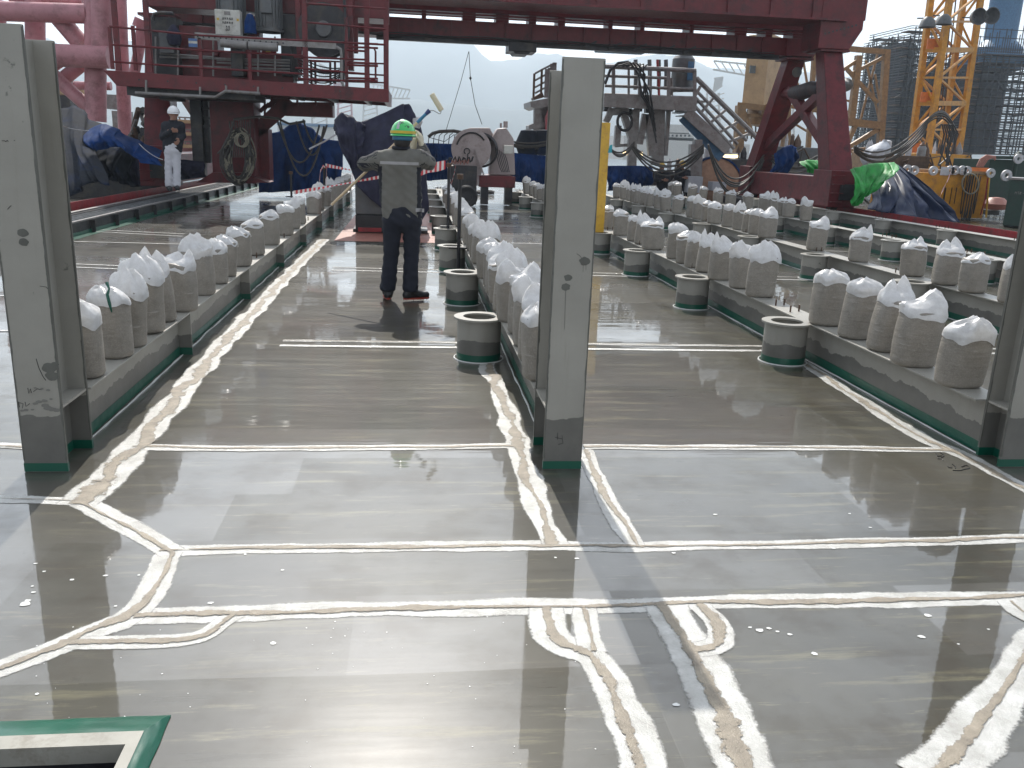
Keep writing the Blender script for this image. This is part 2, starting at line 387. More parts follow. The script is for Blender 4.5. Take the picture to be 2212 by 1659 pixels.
def copy_tree(o, parent=None):
    c = o.copy(); col.objects.link(c); c.parent = parent
    for ch in list(o.children): copy_tree(ch, c)
    return c
def single(mb, name, m, label, cat, group=None, **k):
    return tag(mb.build(name, m, **k), label, cat, group)
ORD = ['first', 'second', 'third', 'fourth', 'fifth', 'sixth', 'seventh', 'eighth', 'ninth', 'tenth', 'eleventh', 'twelfth', 'thirteenth', 'fourteenth',
       'fifteenth', 'sixteenth', 'seventeenth', 'eighteenth', 'nineteenth', 'twentieth', 'twenty-first', 'twenty-second', 'twenty-third', 'twenty-fourth', 'twenty-fifth',
       'twenty-sixth', 'twenty-seventh', 'twenty-eighth', 'twenty-ninth', 'thirtieth', 'thirty-first', 'thirty-second']
def sag(a, b, drop, n=14):
    a = Vector(a); b = Vector(b); out = []
    for i in range(n + 1):
        t = i / n; p = a.lerp(b, t); p.z -= drop * 4 * t * (1 - t); out.append(p)
    return out
# strokes of letters on a 4x6 cell, for small stencilled writing
GLY = {'J': [[(3, 6), (3, 1), (2, 0), (1, 0), (0, 1)]], 'I': [[(2, 6), (2, 0)]], 'B': [[(0, 0), (0, 6), (3, 5), (0, 3), (3, 1), (0, 0)]], 'C': [[(4, 5), (2, 6), (0, 3), (2, 0), (4, 1)]],
       'R': [[(0, 0), (0, 6), (3, 6), (3, 3), (0, 3), (4, 0)]], 'A': [[(0, 0), (2, 6), (4, 0)], [(1, 2), (3, 2)]], 'N': [[(0, 0), (0, 6), (4, 0), (4, 6)]], 'E': [[(4, 6), (0, 6), (0, 0), (4, 0)], [(0, 3), (3, 3)]],
       'O': [[(0, 1), (0, 5), (2, 6), (4, 5), (4, 1), (2, 0), (0, 1)]], 'M': [[(0, 0), (0, 6), (2, 3), (4, 6), (4, 0)]], 'X': [[(0, 0), (4, 6)], [(0, 6), (4, 0)]], 'H': [[(0, 0), (0, 6)], [(4, 0), (4, 6)], [(0, 3), (4, 3)]],
       'T': [[(0, 6), (4, 6)], [(2, 6), (2, 0)]], 'S': [[(4, 5), (2, 6), (0, 5), (4, 1), (2, 0), (0, 1)]], 'D': [[(0, 0), (0, 6), (3, 5), (4, 3), (3, 1), (0, 0)]], 'U': [[(0, 6), (0, 1), (2, 0), (4, 1), (4, 6)]], '-': [[(1, 3), (3, 3)]]}
def write(mb, txt, o, u, v, h, th):
    """text as thin raised strokes; o = lower left, u,v unit axes, h = letter height"""
    o = Vector(o); u = Vector(u); v = Vector(v); k = h / 6; n = u.cross(v); x = 0
    for ch in txt:
        for st in GLY.get(ch, []):
            for (a, b), (c, d) in zip(st, st[1:]):
                mb.bar(o + u * (x + a) * k + v * b * k, o + u * (x + c) * k + v * d * k, th, th * .25, up=n)
        x += 5.6
# ================================================================== SETTING
def struct(mb, name, m, **k): return tag(mb.build(name, m, **k), kind='structure')
HX0, HX1, HY0, HY1 = -1.75, -.725, .9, 2.0        # hatch opening
mb = MB(); xs = [-16, HX0, HX1, 26]; ys = [-9, HY0, HY1, 46]
vs_ = [(x, y, 0) for y in ys for x in xs]
mb.add(vs_, [(j * 4 + i, j * 4 + i + 1, j * 4 + i + 5, j * 4 + i + 4) for j in range(3) for i in range(3) if not (i == 1 and j == 1)])
struct(mb, 'deck_floor', 'floor', smooth=False, recalc=False)
mb = MB(); mb.box(-16, 26, -9, -8.8, -14, -.01); mb.box(-16, 26, 45.8, 46, -14, -.01); mb.box(-16, -15.8, -8.8, 45.8, -14, -.01); mb.box(25.8, 26, -8.8, 45.8, -14, -.01)
struct(mb, 'deck_hull_side', 'concr', smooth=False)
mb = MB(); mb.grid(lambda u, v: (-2600 + 5200 * u, -300 + 3300 * v, -13), 8, 8)
struct(mb, 'sea_water', 'sea', smooth=False, recalc=False)

def ridge(x, ctrl):
    for (a, ha), (b, hb) in zip(ctrl, ctrl[1:]):
        if a <= x <= b:
            t = (x - a) / (b - a); t = t * t * (3 - 2 * t); return ha + (hb - ha) * t
    return ctrl[0][1] if x < ctrl[0][0] else ctrl[-1][1]
def hill(name, Y, depth, skyline, seed):
    ctrl = [(at(px, py, Y).x, at(px, py, Y).z) for px, py in skyline]
    x0, x1 = ctrl[0][0], ctrl[-1][0]
    def fn(u, v):
        x = x0 + (x1 - x0) * u; y = Y - depth + 1.6 * depth * v
        prof = math.sin(min(1, v / .625) * math.pi / 2) if v < .625 else math.cos((v - .625) / .375 * math.pi / 2)
        h = (ridge(x, ctrl) + 13) * prof * (1 + .05 * nz(x * .012, y * .01, seed) + .035 * nz(x * .05, y * .05, seed) + .012 * nz(x * .2, y * .2, seed)) - 13.5
        return (x, y, h)
    struct(MB().grid(fn, 220, 26), name, 'hill', recalc=False, ang=180)
hill('distant_mountain', 2300, 700, [(-900, 60), (-300, 70), (95, 88), (180, 108), (400, 90), (700, 70), (900, 78), (1010, 104), (1050, 132), (1085, 133), (1165, 122), (1300, 140), (1420, 118), (1520, 150), (1600, 156), (1900, 170), (2600, 190), (3400, 210)], 1)
hill('near_hill', 1500, 300, [(-900, 235), (0, 225), (300, 235), (700, 225), (900, 215), (1100, 238), (1300, 250), (1600, 262), (2100, 270), (3000, 290)], 5)

# ---- sealed joints in the deck: white paint band with a worn sand line
LV = [0]
def resample(P, step):
    out = [P[0]]
    for a, b in zip(P, P[1:]):
        n = max(1, int((b - a).length / step))
        out += [a.lerp(b, i / n) for i in range(1, n + 1)]
    return out
def smooth_path(P, it=2):
    for _ in range(it):
        Q = [P[0]]
        for a, b in zip(P, P[1:]): Q += [a.lerp(b, .25), a.lerp(b, .75)]
        Q.append(P[-1]); P = Q
    return P
WH = MB(); SA = MB(); WH.uv = []; SA.uv = []
def ribbon(mb, P, hw, z, seed, wob=.25, side=0., mound=0., minw=.25):
    base = len(mb.v); N = len(P); K = 4
    for i, p in enumerate(P):
        d = P[min(i + 1, N - 1)] - P[max(i - 1, 0)]; d.z = 0; d.normalize(); n = Vector((-d.y, d.x, 0))
        s = i * .03
        l = hw * (1 + wob * (nz(s * 3.4, seed) * 1.6 + .22 * nz(s * 18, seed + 3))); r = hw * (1 + wob * (nz(s * 3.4, seed + 9) * 1.6 + .22 * nz(s * 18, seed + 7)))
        l = max(l, hw * minw); r = max(r, hw * minw)
        o = side + hw * .25 * nz(s * 2.2, seed + 20)
        for k in range(K + 1):
            t = k / K; q = p + n * (o + l - (l + r) * t)
            mb.uv.append((s, t)); mb.v.append(Vector((q.x, q.y, z + mound * (1 - (2 * t - 1) ** 2) * (1 + .5 * nz(s * 9, k, seed)))))
    for i in range(N - 1):
        for k in range(K):
            a = base + i * (K + 1) + k; mb.f.append((a, a + K + 1, a + K + 2, a + 1))
def joint(ptsD, hw, sand=.3, sm=True, wob=.22, world=None):
    P = world or [gz(x, y) for x, y in ptsD]
    if sm and len(P) > 2: P = smooth_path(P)
    P = resample(P, .03); LV[0] += 1; sd_ = LV[0] * 13.7
    # far painted lines may be coarser
    ribbon(WH, P, hw * 1.12, .0012 + LV[0] * .00008, sd_, wob)
    if sand: ribbon(SA, P, hw * sand * 1.5, .0034 + LV[0] * .00006, sd_ + 4, .8, mound=.0012, minw=.1)
joint([(290, 1332), (500, 1325), (800, 1318), (1170, 1312), (1500, 1303), (1900, 1298), (2250, 1288)], .052, .26)
joint([(345, 1190), (600, 1184), (900, 1182), (1200, 1178), (1400, 1181), (1800, 1174), (2300, 1162)], .043, .24)
joint([(-60, 1466), (0, 1440), (130, 1396), (200, 1360), (290, 1330), (345, 1260), (372, 1195)], .055, .25, wob=.3)
joint([(372, 1195), (300, 1150), (178, 1085)], .055, .2)
joint([(178, 1084), (90, 1080), (-80, 1076)], .04, .15)
joint([(128, 1388), (250, 1387), (380, 1386), (450, 1374), (480, 1345), (505, 1326)], .04, .28)
joint([(165, 1090), (240, 1020), (300, 960), (385, 855), (480, 745), (565, 655), (640, 575), (700, 517)], .085, .42, wob=.3)
joint([(1048, 770), (1080, 850), (1098, 900), (1115, 960), (1150, 1060), (1195, 1178)], .062, .42, wob=.35)
joint([(1262, 972), (1290, 1040), (1325, 1100), (1378, 1182)], .05, .3, wob=.35)
joint([(1180, 1313), (1185, 1360), (1215, 1395), (1275, 1408), (1310, 1450), (1330, 1520), (1375, 1620), (1400, 1720)], .062, .28)
joint([(1262, 1312), (1268, 1360), (1278, 1408)], .05, .3)
joint([(1432, 1308), (1470, 1380), (1510, 1455), (1560, 1550), (1610, 1650), (1640, 1740)], .075, .28, wob=.3)
joint([(1510, 1306), (1555, 1345), (1560, 1385), (1530, 1402), (1480, 1406)], .045, .4)
joint([(1735, 782), (1850, 860), (1975, 940), (2060, 975), (2150, 1020), (2290, 1100)], .06, .3, wob=.3)
joint([(-80, 960), (0, 962), (60, 966)], .035, .5)
joint([(285, 966), (500, 969), (800, 968), (1100, 964), (1130, 966)], .042, .3, sm=False)
joint([(1262, 966), (1500, 967), (1800, 968), (2060, 974)], .042, .3, sm=False)
joint([(2290, 1340), (2215, 1420), (2150, 1500), (2090, 1590), (2010, 1690)], .066, .2, wob=.3)
joint([(2185, 1300), (2225, 1335), (2290, 1350)], .06, .1)
for Y in (6.90, 6.72):                       # pairs of thin white lines further back
    joint(None, .030, .35 if Y > 6.8 else 0, world=[Vector((-1.02, Y, 0)), Vector((.40, Y, 0))])
    joint(None, .030, .35 if Y > 6.8 else 0, world=[Vector((.98, Y, 0)), Vector((3.0, Y, 0))])
    joint(None, .030, 0, world=[Vector((3.4, Y, 0)), Vector((5.4, Y, 0))])
for Y in (10.9, 11.15, 14.55, 17.6, 17.85, 21.5):
    for xa, xb in ((-1.0, .4), (.95, 3.0), (3.35, 5.4), (5.75, 7.85), (8.15, 10.2)):
        if xa < 0 and Y > 12: continue
        joint(None, .024, .3 if Y == 11.15 else 0, world=[Vector((xa, Y, 0)), Vector((xb, Y, 0))], wob=.3)
for q in ([(60, 520), (153, 522), (397, 528)], [(60, 487), (235, 498), (399, 506)], [(60, 492), (225, 502), (395, 511)], [(379, 458), (518, 464), (600, 468)], [(0, 556), (141, 570), (263, 575)], [(0, 563), (141, 577), (263, 582)], [(-40, 640), (20, 640)], [(-40, 715), (20, 715)]):
    joint(q, .024, 0, sm=False)
struct(WH, 'white_joint_line', 'jwhite', recalc=False, ang=180, uv=WH.uv)
struct(SA, 'sand_joint_line', 'jsand', recalc=False, ang=180, uv=SA.uv)
# small splashes of white paint and a red primed patch at the back of the bay
mb = MB()
def splat(p, r, z=.0018, st=1.):
    n = 11; ph = random.random() * 9; base = len(mb.v); mb.v.append(Vector((p.x, p.y, z + .0006)))
    for k in range(n):
        a = 2 * math.pi * k / n; rr = r * (1 + .5 * nz(math.cos(a) * 1.3 + ph, math.sin(a) * 1.3)); mb.v.append(Vector((p.x + rr * math.cos(a) * st, p.y + rr * math.sin(a), z)))
    for k in range(n): mb.f.append((base, base + 1 + k, base + 1 + (k + 1) % n))
for x, y, r in ((54, 1305, 10), (60, 1298, 5), (72, 1280, 4), (70, 1267, 3), (228, 1244, 4), (156, 1253, 4), (300, 1243, 3), (77, 1218, 3), (530, 1198, 3), (610, 1232, 3), (590, 1390, 6), (776, 1184, 4), (1110, 1185, 4), (1330, 1145, 4), (1455, 1195, 4),
                (1460, 1523, 7), (1640, 1362, 8), (1661, 1358, 5), (1620, 1356, 4), (1680, 1365, 4), (1706, 1371, 5), (1760, 1413, 7), (1990, 1376, 7), (2003, 1330, 8), (2135, 1360, 3), (2070, 1392, 3), (1630, 1185, 4), (1800, 1185, 4), (1880, 1140, 3), (1835, 1110, 3),
                (95, 1235, 3), (250, 1310, 3), (455, 1303, 5), (80, 1500, 4), (1200, 1205, 3), (1246, 1207, 4), (1000, 1180, 3), (1545, 1112, 4)):
    p = gz(x, y); splat(p, r / 1874 * p.y * 1.0, st=1.3)
for i in range(90):
    p = Vector((random.uniform(-1.2, .6), random.uniform(1.7, 2.65), 0)); splat(p, random.uniform(.0010, .0028), z=.0012)
tag(mb.build('paint_splash', 'splash', recalc=False, ang=180), 'small white paint splashes scattered over the wet grey deck', 'paint splashes', kind='stuff')
mb = MB(); mb.add([(-1.25, 14.2, .006), (.45, 14.25, .006), (.45, 22, .006), (-1.25, 22, .006)], [(0, 1, 2, 3)])
struct(mb, 'red_primer_patch', 'primer', smooth=False, recalc=False)
mb = MB()
for st in ([(320, 270), (350, 320)], [(410, 260), (470, 290), (480, 320), (420, 345)], [(350, 320), (430, 310)], [(350, 370), (440, 375), (455, 410)], [(555, 520), (570, 550), (640, 550)], [(640, 480), (710, 530), (700, 560)], [(650, 600), (790, 605), (990, 555)], [(830, 530), (910, 500), (960, 515)]):
    st = [((2300 + x * .126) * .8640625, (1100 + y * .126) * .8640625) for x, y in st]
    mb.tube([gz(x, y, .002) for x, y in st], .0026, 4)
struct(mb, 'marker_scribble', 'ink')

# ---- crane rails either side of the deck
def rail(name, X, sgn, y0, y1, lab, tapeon):
    t = thing(name, lab, 'crane rail', (X, y0, 0), 'crane rails beside the deck')
    f = lambda a: X + sgn * a
    def bx(a, b, z0, z1, ya=y0, yb=y1): m = MB(); m.box(min(f(a), f(b)), max(f(a), f(b)), ya, yb, z0, z1); return m
    bx(0, .03, 0, .20).build('side_web', 'dark', t, smooth=False)
    y = y0
    while y < y1: MB().box(min(f(-.07), f(0)), max(f(-.07), f(0)), y, y + .015, 0, .19).build('stiffener', 'dark', t, smooth=False); y += 1.15
    bx(-.03, .02, .2, .225).build('edge_angle', 'galv', t, smooth=False)
    if tapeon: bx(-.012, -.001, .004, .055).build('masking_tape', 'tape', t, smooth=False); bx(-.16, -.012, .003, .0045).build('masking_tape', 'tape', t, smooth=False)
    m = MB(); y = y0
    while y < y1: m.box(min(f(.03), f(.40)), max(f(.03), f(.40)), y, y + .012, .185, .215); y += .07
    for a in (.05, .14, .23, .32, .385): m.box(min(f(a), f(a + .008)), max(f(a), f(a + .008)), y0, y1, .187, .221)
    g = m.build('grating', 'grate', t, smooth=False)
    bx(.40, .43, 0, .235).build('inner_web', 'dark', t, smooth=False)
    m = bx(.50, .58, .10, .25); m.box(min(f(.46), f(.62)), max(f(.46), f(.62)), y0, y1, .08, .1); m.build('rail_head', 'galv', t, smooth=False, bevel=.01)
    bx(.74, .76, .0, .36).build('red_guard', 'red2', t, smooth=False)
    return t
rail('crane_rail', -5.1, -1, 2.0, 33, 'crane rail with grating and red guard plate along the left side, green tape at foot', True)
rail('crane_rail', 10.60, 1, 2.0, 33, 'crane rail with red guard plate along the right side behind the sand bags', False)

# ---- deck beams with pipe sleeves
ROWX = [-1.69, .745, 3.15, 5.57, 7.99, 10.41]
ZT = .32
BEAMLAB = ['low grey deck beam on the left carrying the leftmost row of sand bags', 'low grey deck beam running back from the central column',
           'low grey deck beam running back from the right column', 'low grey beam in the middle of the right half, widely spaced bags at its near end',
           'low grey beam next to the bare rightmost one, bags only at its far end', 'bare low grey beam beside the right crane rail, no sand bags on it']
def make_beam(k, X):
    y0 = [4.367, 4.407, 4.227, 4.36, 5.0, 5.0][k]; y1 = 27.0
    if k == 0: y1 = 25.0
    t = thing('deck_beam', BEAMLAB[k], 'steel beam', (X, y0, 0), 'parallel deck beams')
    MB().box(X - .008, X + .008, y0, y1, 0, ZT - .012).build('web', 'beam', t, smooth=False)
    MB().box(X - .1, X + .1, y0, y1, ZT - .012, ZT).build('flange', 'beam', t, smooth=False, bevel=.002)
    m = MB()
    for s in (-1, 1): m.box(X + s * .0095 - .001, X + s * .0095 + .001, y0, y1, .004, .066)
    m.build('masking_tape', 'tape', t, smooth=False)
    m = MB()      # squeezed out sealant bead at the foot
    for s in (-1, 1):
        P = [Vector((X + s * (.03 + .012 * nz(y * 3, k, s)), y, .004)) for y in np.arange(y0, min(y1, 14), .12)]
        m.tube(P, [.005 * (1 + nz(q.y * 9, 4)) for q in P], 5)
    m.build('sealant_bead', 'splash', t)
    for i in range(9):
        y = 6.38 + 2.35 * i
        if y > y1 - .5: break
        if k == 0:
            m = MB(); m.box(X + .0085, X + .098, y, y + .014, .0, ZT - .0125); m.build('stiffener', 'beam', t, smooth=False)
            MB().box(X + .012, X + .1, y - .0015, y - .0005, .004, .058).build('masking_tape', 'tape', t, smooth=False)
        else:
            cx = X - .245
            m = MB(); m.lathe([(.165, 0), (.165, ZT - .013), (.152, ZT - .013), (.152, .004)], (cx, y, 0), 32)
            p = m.build('pipe_sleeve', 'sleeve', t)
            m = MB(); m.lathe([(.122, ZT - .0125), (.122, ZT + .0025), (.192, ZT + .0025), (.192, ZT - .0125), (.122, ZT - .0125)], (cx, y, 0), 40)
            m.build('flange_ring', 'beam', p, ang=30)
            m = MB(); m.add([(cx + .13, y - .135, ZT - .004), (X - .1, y - .17, ZT - .004), (X - .1, y + .17, ZT - .004), (cx + .13, y + .135, ZT - .004)], [(0, 1, 2, 3)])
            m.build('gusset_plate', 'beam', p, smooth=False, solid=.008)
            MB().lathe([(.1655, .004), (.167, .004), (.167, .055), (.1655, .055)], (cx, y, 0), 32).build('masking_tape', 'tape', p)
            P = [Vector((cx + .185 * math.cos(a), y + .185 * math.sin(a), .004)) for a in np.linspace(0, 6.28, 30)]
            MB().tube(P, .006, 5).build('sealant_bead', 'splash', p)
    # stud pairs on the flange
    for i in range(9):
        for dy in (.55, .85):
            y = 5.9 + 2.35 * i + dy + .35
            if y > y1 - 1: break
            for s in (-.045, .045):
                MB().lathe([(.0001, ZT), (.0075, ZT), (.0075, ZT + .055), (.0001, ZT + .055)], (X + s, y + s * .4, 0), 8).build('stud', 'rust', t)
    return t
for k, X in enumerate(ROWX): make_beam(k, X)

# ---- H section columns at the near ends of the first three beams
COLLAB = ['tall grey steel column on the left with dark scuffs and scribbles', 'tall grey steel column in the centre with two dark paint blotches, one dripping',
          'tall grey steel column cut off by the right edge of the photo']
CZ = [1.965, 1.945, 1.95]
CDEP = [.32, .36, .18]
def make_col(k):
    X = [-1.70, .750, 3.2065][k]; Y = 4.03; DP = CDEP[k]; t = thing('steel_column', COLLAB[k], 'steel column', (X, Y, 0), 'tall steel columns')
    z1 = CZ[k]; hw = .0965
    for j, y in enumerate((Y, Y + DP)):
        z = z1 - (.03 if j else 0)
        MB().box(X - hw, X + hw, y, y + .015, 0, z).build('flange', 'colm', t, smooth=False, bevel=.0015)
        m = MB()
        for s in (-1, 1):                                  # darker touched-up edges, wavy
            P0 = []; n = 150; base = len(m.v)
            for i in range(n + 1):
                zz = .06 + (z - .07) * i / n; wd = .0045 + .006 * max(0, nz(zz * 9, k + s, j) + .25) + .004 * max(0, nz(zz * 37, k, s)); x = X + s * hw
                m.v += [Vector((x + s * .0005, y - .0009, zz)), Vector((x - s * wd, y - .0009, zz))]
            for i in range(n): a = base + i * 2; m.f.append((a, a + 1, a + 3, a + 2))
            m.add([(X + s * (hw + .0008), y + .001, .06), (X + s * (hw + .0008), y + .014, .06), (X + s * (hw + .0008), y + .014, z - .004), (X + s * (hw + .0008), y + .001, z - .004)], [(0, 1, 2, 3)])
        m.build('edge_touch_up', 'edge', t, smooth=False)
        m = MB(); m.box(X - hw - .001, X + hw + .001, y - .0025, y + .017, .004, .045 + .004 * j); m.build('masking_tape', 'tape', t, smooth=False)
    MB().box(X - .006, X + .006, Y + .015, Y + DP, 0, z1 - .035).build('web', 'colm', t, smooth=False)
    for s in (-1, 1):
        MB().box(min(X + s * .006, X + s * .094), max(X + s * .006, X + s * .094), Y + .0155, Y + DP - .0005, ZT - .012, ZT).build('stiffener', 'colm', t, smooth=False)
        MB().box(min(X + s * .0065, X + s * .0085), max(X + s * .0065, X + s * .0085), Y + .018, Y + DP - .003, .004, .05).build('masking_tape', 'tape', t, smooth=False)
    # paint blotches and drips on the front face
    def blot(pts, r, asp=.82):
        m = MB(); yb = Y - .0012
        for q_, ((px, py), rr) in enumerate(zip(pts, r)):
            yb = Y - .0012 - .00022 * q_; c = at(px, py, yb); n = 22; b = len(m.v); m.v.append(Vector((c.x, yb - .0003, c.z)))
            for i in range(n):
                a = 2 * math.pi * i / n; q = rr * (1 + .22 * nz(math.cos(a) * 1.6 + px, math.sin(a) * 1.6)); m.v.append(Vector((c.x + q * math.cos(a), yb, c.z + q * math.sin(a) * asp)))
            for i in range(n): m.f.append((b, b + 1 + i, b + 1 + (i + 1) % n))
        return m
    def drip(m, x, y0_, y1_, wd):
        a = at(x, y0_, Y - .0014); b = at(x - (y1_ - y0_) * .03, y1_, Y - .0014)
        m.add([(a.x - wd, a.y, a.z), (a.x + wd, a.y, a.z), (b.x + wd * .6, b.y, b.z), (b.x - wd * .6, b.y, b.z)], [(0, 1, 2, 3)])
    if k == 1:
        m = blot([(1263, 564), (1227, 600), (1222, 620)], [.0245, .0185, .0215]); drip(m, 1222, 625, 712, .0012); drip(m, 1260, 570, 588, .0012); drip(m, 1266, 570, 584, .0012)
        m.build('paint_blotch', 'edge', t, smooth=False)
        m = MB()
        for st in ([(1246, 548), (1252, 552), (1256, 557)], [(1205, 935), (1204, 950)], [(1199, 945), (1214, 948)], [(1214, 940), (1216, 958), (1206, 960)]):
            m.tube([at(x, y, Y - .001) for x, y in st], .0012, 4)
        m.build('marker_scribble', 'ink', t)
    if k == 0:
        m = blot([(49, 503), (51, 523), (106, 795), (112, 812), (118, 790)], [.0225, .0215, .030, .028, .02]); m.build('paint_blotch', 'edge', t, smooth=False)
        m = blot([(76, 872), (84, 868), (98, 876), (104, 882), (112, 884), (122, 886), (70, 885), (56, 886), (48, 887), (96, 866), (90, 840), (104, 843), (76, 838), (110, 862)], [.012, .014, .018, .02, .02, .018, .008, .012, .01, .014, .008, .01, .007, .008], .5); m.build('dark_scuff', 'scuff', t, smooth=False)
        m = MB()
        for st in ([(4, 304), (10, 304), (12, 306), (16, 303), (18, 306)], [(30, 303), (32, 304)], [(16, 452), (24, 444)], [(86, 618), (100, 620), (103, 624)], [(60, 838), (62, 850), (66, 840), (68, 849)], [(72, 846), (80, 840), (90, 842)], [(40, 868), (42, 880)], [(42, 870), (50, 872), (48, 882)], [(54, 868), (56, 878), (64, 872)], [(78, 775), (84, 795), (92, 812), (99, 822)]):
            m.tube([at(x, y, Y - .001) for x, y in st], .0014, 4)
        m.build('marker_scribble', 'ink', t)
for k in range(3): make_col(k)

# ---- taped hatch in the near left corner
t = thing('deck_hatch', 'open rectangular deck hatch edged with green tape, near left corner', 'hatch', (-1.2, 1.5, 0))
ox0, ox1, oy0, oy1 = -1.86, -.655, .78, 2.156
def frame(m, a, b, za, zb):
    A = [(a[0], a[2], za), (a[1], a[2], za), (a[1], a[3], za), (a[0], a[3], za)]; B = [(b[0], b[2], zb), (b[1], b[2], zb), (b[1], b[3], zb), (b[0], b[3], zb)]
    return m.add(A + B, [(i, (i + 1) % 4, (i + 1) % 4 + 4, i + 4) for i in range(4)])
m = MB()
def crinkle(u, v, e):
    c = [(ox0, oy0), (ox1, oy0), (ox1, oy1), (ox0, oy1)]; d = [(ox0 + .06, oy0 + .06), (ox1 - .042, oy0 + .06), (ox1 - .042, oy1 - .108), (ox0 + .06, oy1 - .108)]
    a, b = c[e], c[(e + 1) % 4]; a2, b2 = d[e], d[(e + 1) % 4]
    x = (a[0] + (b[0] - a[0]) * u) * (1 - v) + (a2[0] + (b2[0] - a2[0]) * u) * v; y = (a[1] + (b[1] - a[1]) * u) * (1 - v) + (a2[1] + (b2[1] - a2[1]) * u) * v
    return (x + .003 * nz(x * 14, y * 14, 3), y + .003 * nz(x * 14, y * 14, 8), .003 + .03 * v ** .7 + .006 * math.sin(v * 3.14) * nz(x * 7, y * 7, v * 3))
for e in range(4): m.grid(lambda u, v, e=e: crinkle(u, v, e), 46, 6)
m.build('green_tape', 'tape', t)
m = frame(MB(), (ox0 + .058, ox1 - .040, oy0 + .058, oy1 - .105), (HX0 + .001, HX1 - .001, HY0 + .001, HY1 - .001), .034, .034); frame(m, (HX0 + .001, HX1 - .001, HY0 + .001, HY1 - .001), (HX0 + .001, HX1 - .001, HY0 + .001, HY1 - .001), .034, -.02)
m.build('coaming', 'hatchlip', t, smooth=False)
m = frame(MB(), (HX0 + .002, HX1 - .002, HY0 + .002, HY1 - .002), (HX0 + .002, HX1 - .002, HY0 + .002, HY1 - .002), -.02, -1.2); m.box(HX0, HX1, HY0, HY1, -1.25, -1.2)
m.build('pit', 'dark', t, smooth=False)

# ================================================================== SAND BAGS
def bag_meshes(v):
    rs = random.Random(100 + v); ph = rs.uniform(0, 20); a = .118 + rs.uniform(-.006, .008); b = .098 + rs.uniform(-.008, .008); H = .315 + rs.uniform(-.02, .03)
    lean = rs.uniform(-.045, .045); leany = rs.uniform(-.02, .02); n = 36; sty = v % 4
    def se(th, e): c, s_ = math.cos(th), math.sin(th); return math.copysign(abs(c) ** e, c), math.copysign(abs(s_) ** e, s_)
    def body(u, v_):
        th = 2 * math.pi * u; c, s_ = se(th, .72)
        if v_ < .06: q, z = .80 + .16 * (v_ / .06), 0.0 + .012 * (v_ / .06)
        elif v_ > .9:
            t = (v_ - .9) / .1; q = .985 - .25 * t; z = H + .012 * math.sin(t * 1.5) + .012 * nz(u * 6, 1, ph)
        else:
            t = (v_ - .06) / .84; q = .965 + .05 * math.sin(t * 2.6) - .015 * t; z = .012 + (H - .012) * t
        q *= 1 + .028 * nz(c * 2 + ph, s_ * 2, z * 6) + .012 * nz(c * 6 + ph, s_ * 6, z * 45)
        k = z / H
        return (a * c * q + lean * k * k, b * s_ * q + leany * k, z)
    mb1 = MB(); mb1.grid(body, n, 22, closeu=True)
    mb1.f.append(tuple(range(n))[::-1])
    hh = .112 + rs.uniform(-.02, .03); earA = rs.uniform(0, 3.14); pw = (2.6, 3.6, 5.0, 2.0)[sty]; tip = (.30, .25, .55, .16)[sty]; asp = (.45, .85, .7, .8)[sty]
    def top(u, v_):
        th = 2 * math.pi * u; c, s_ = se(th, .75 + .25 * v_)
        f1 = nz(c * 1.7 + ph, s_ * 1.7, v_ * 1.3 + 3); f2 = nz(c * 4.2 + ph, s_ * 4.2, v_ * 3.4 + ph); f3 = nz(c * 9 + ph, s_ * 9, v_ * 8)
        r = 1.035 + .03 * math.sin(v_ * 3.1) - (1.035 - tip) * v_ ** pw
        sx = r * (1 + .16 * v_ * f1 + .09 * v_ * f2 + .025 * f3); sy = r * (1 - (1 - asp) * v_ ** 1.2) * (1 + .18 * v_ * f1 + .10 * v_ * f2 + .025 * f3)
        z = H - .032 + .034 * nz(math.cos(th) * 1.5 + ph, math.sin(th) * 1.5, 9) * (1 - v_)
        z += hh * .95 * (v_ ** .85) * (1 + .22 * f1 + .10 * f2)
        if sty == 0: z += hh * .42 * v_ ** 2.2 * abs(math.cos(th - .25)) ** 1.6 * (1.1 - .5 * (math.cos(th) < 0))
        if sty == 2: z += hh * .35 * v_ ** 2 * math.sin(th + earA)
        z += .005 * v_ * f3; o = v_ ** 1.6 * .05
        return (a * c * sx + lean + o * math.cos(earA), b * s_ * sy + leany + o * math.sin(earA) * .6, z)
    mb2 = MB(); mb2.grid(top, n, 11, closeu=True)
    ce = Vector((0, 0, 0))
    for q in mb2.v[-n:]: ce += q / n
    ce.z -= .018 if sty in (0, 2) else -.004
    base_ = len(mb2.v) - n; mb2.v.append(ce)
    for i in range(n): mb2.f.append((base_ + i, base_ + (i + 1) % n, base_ + n))
    return mb1, mb2
PROTO = []
def proto(v):
    m1, m2 = bag_meshes(v); return m1, m2
NV = 12
bagmesh = []
for v in range(NV):
    m1, m2 = proto(v)
    r = thing('sandbag', 'x', 'sandbag', (0, 0, 0)); o1 = m1.build('filled_sack', 'bag', r, ang=180); o2 = m2.build('plastic_top', 'plast', r, ang=42)
    bagmesh.append((r, o1, o2))
used = set()
def bag(v, X, Y, rz, sc, label, group, tint=None, z=ZT):
    r, o1, o2 = bagmesh[v]
    if v in used: r = copy_tree(r)
    used.add(v)
    r.location = (X, Y, z + .0005); r.rotation_euler = (ri.uniform(-.05, .05), ri.uniform(-.05, .05), rz); r.scale = sc; r['label'] = label; r['group'] = group; r['_b'] = [0, 0, 0]
    return r
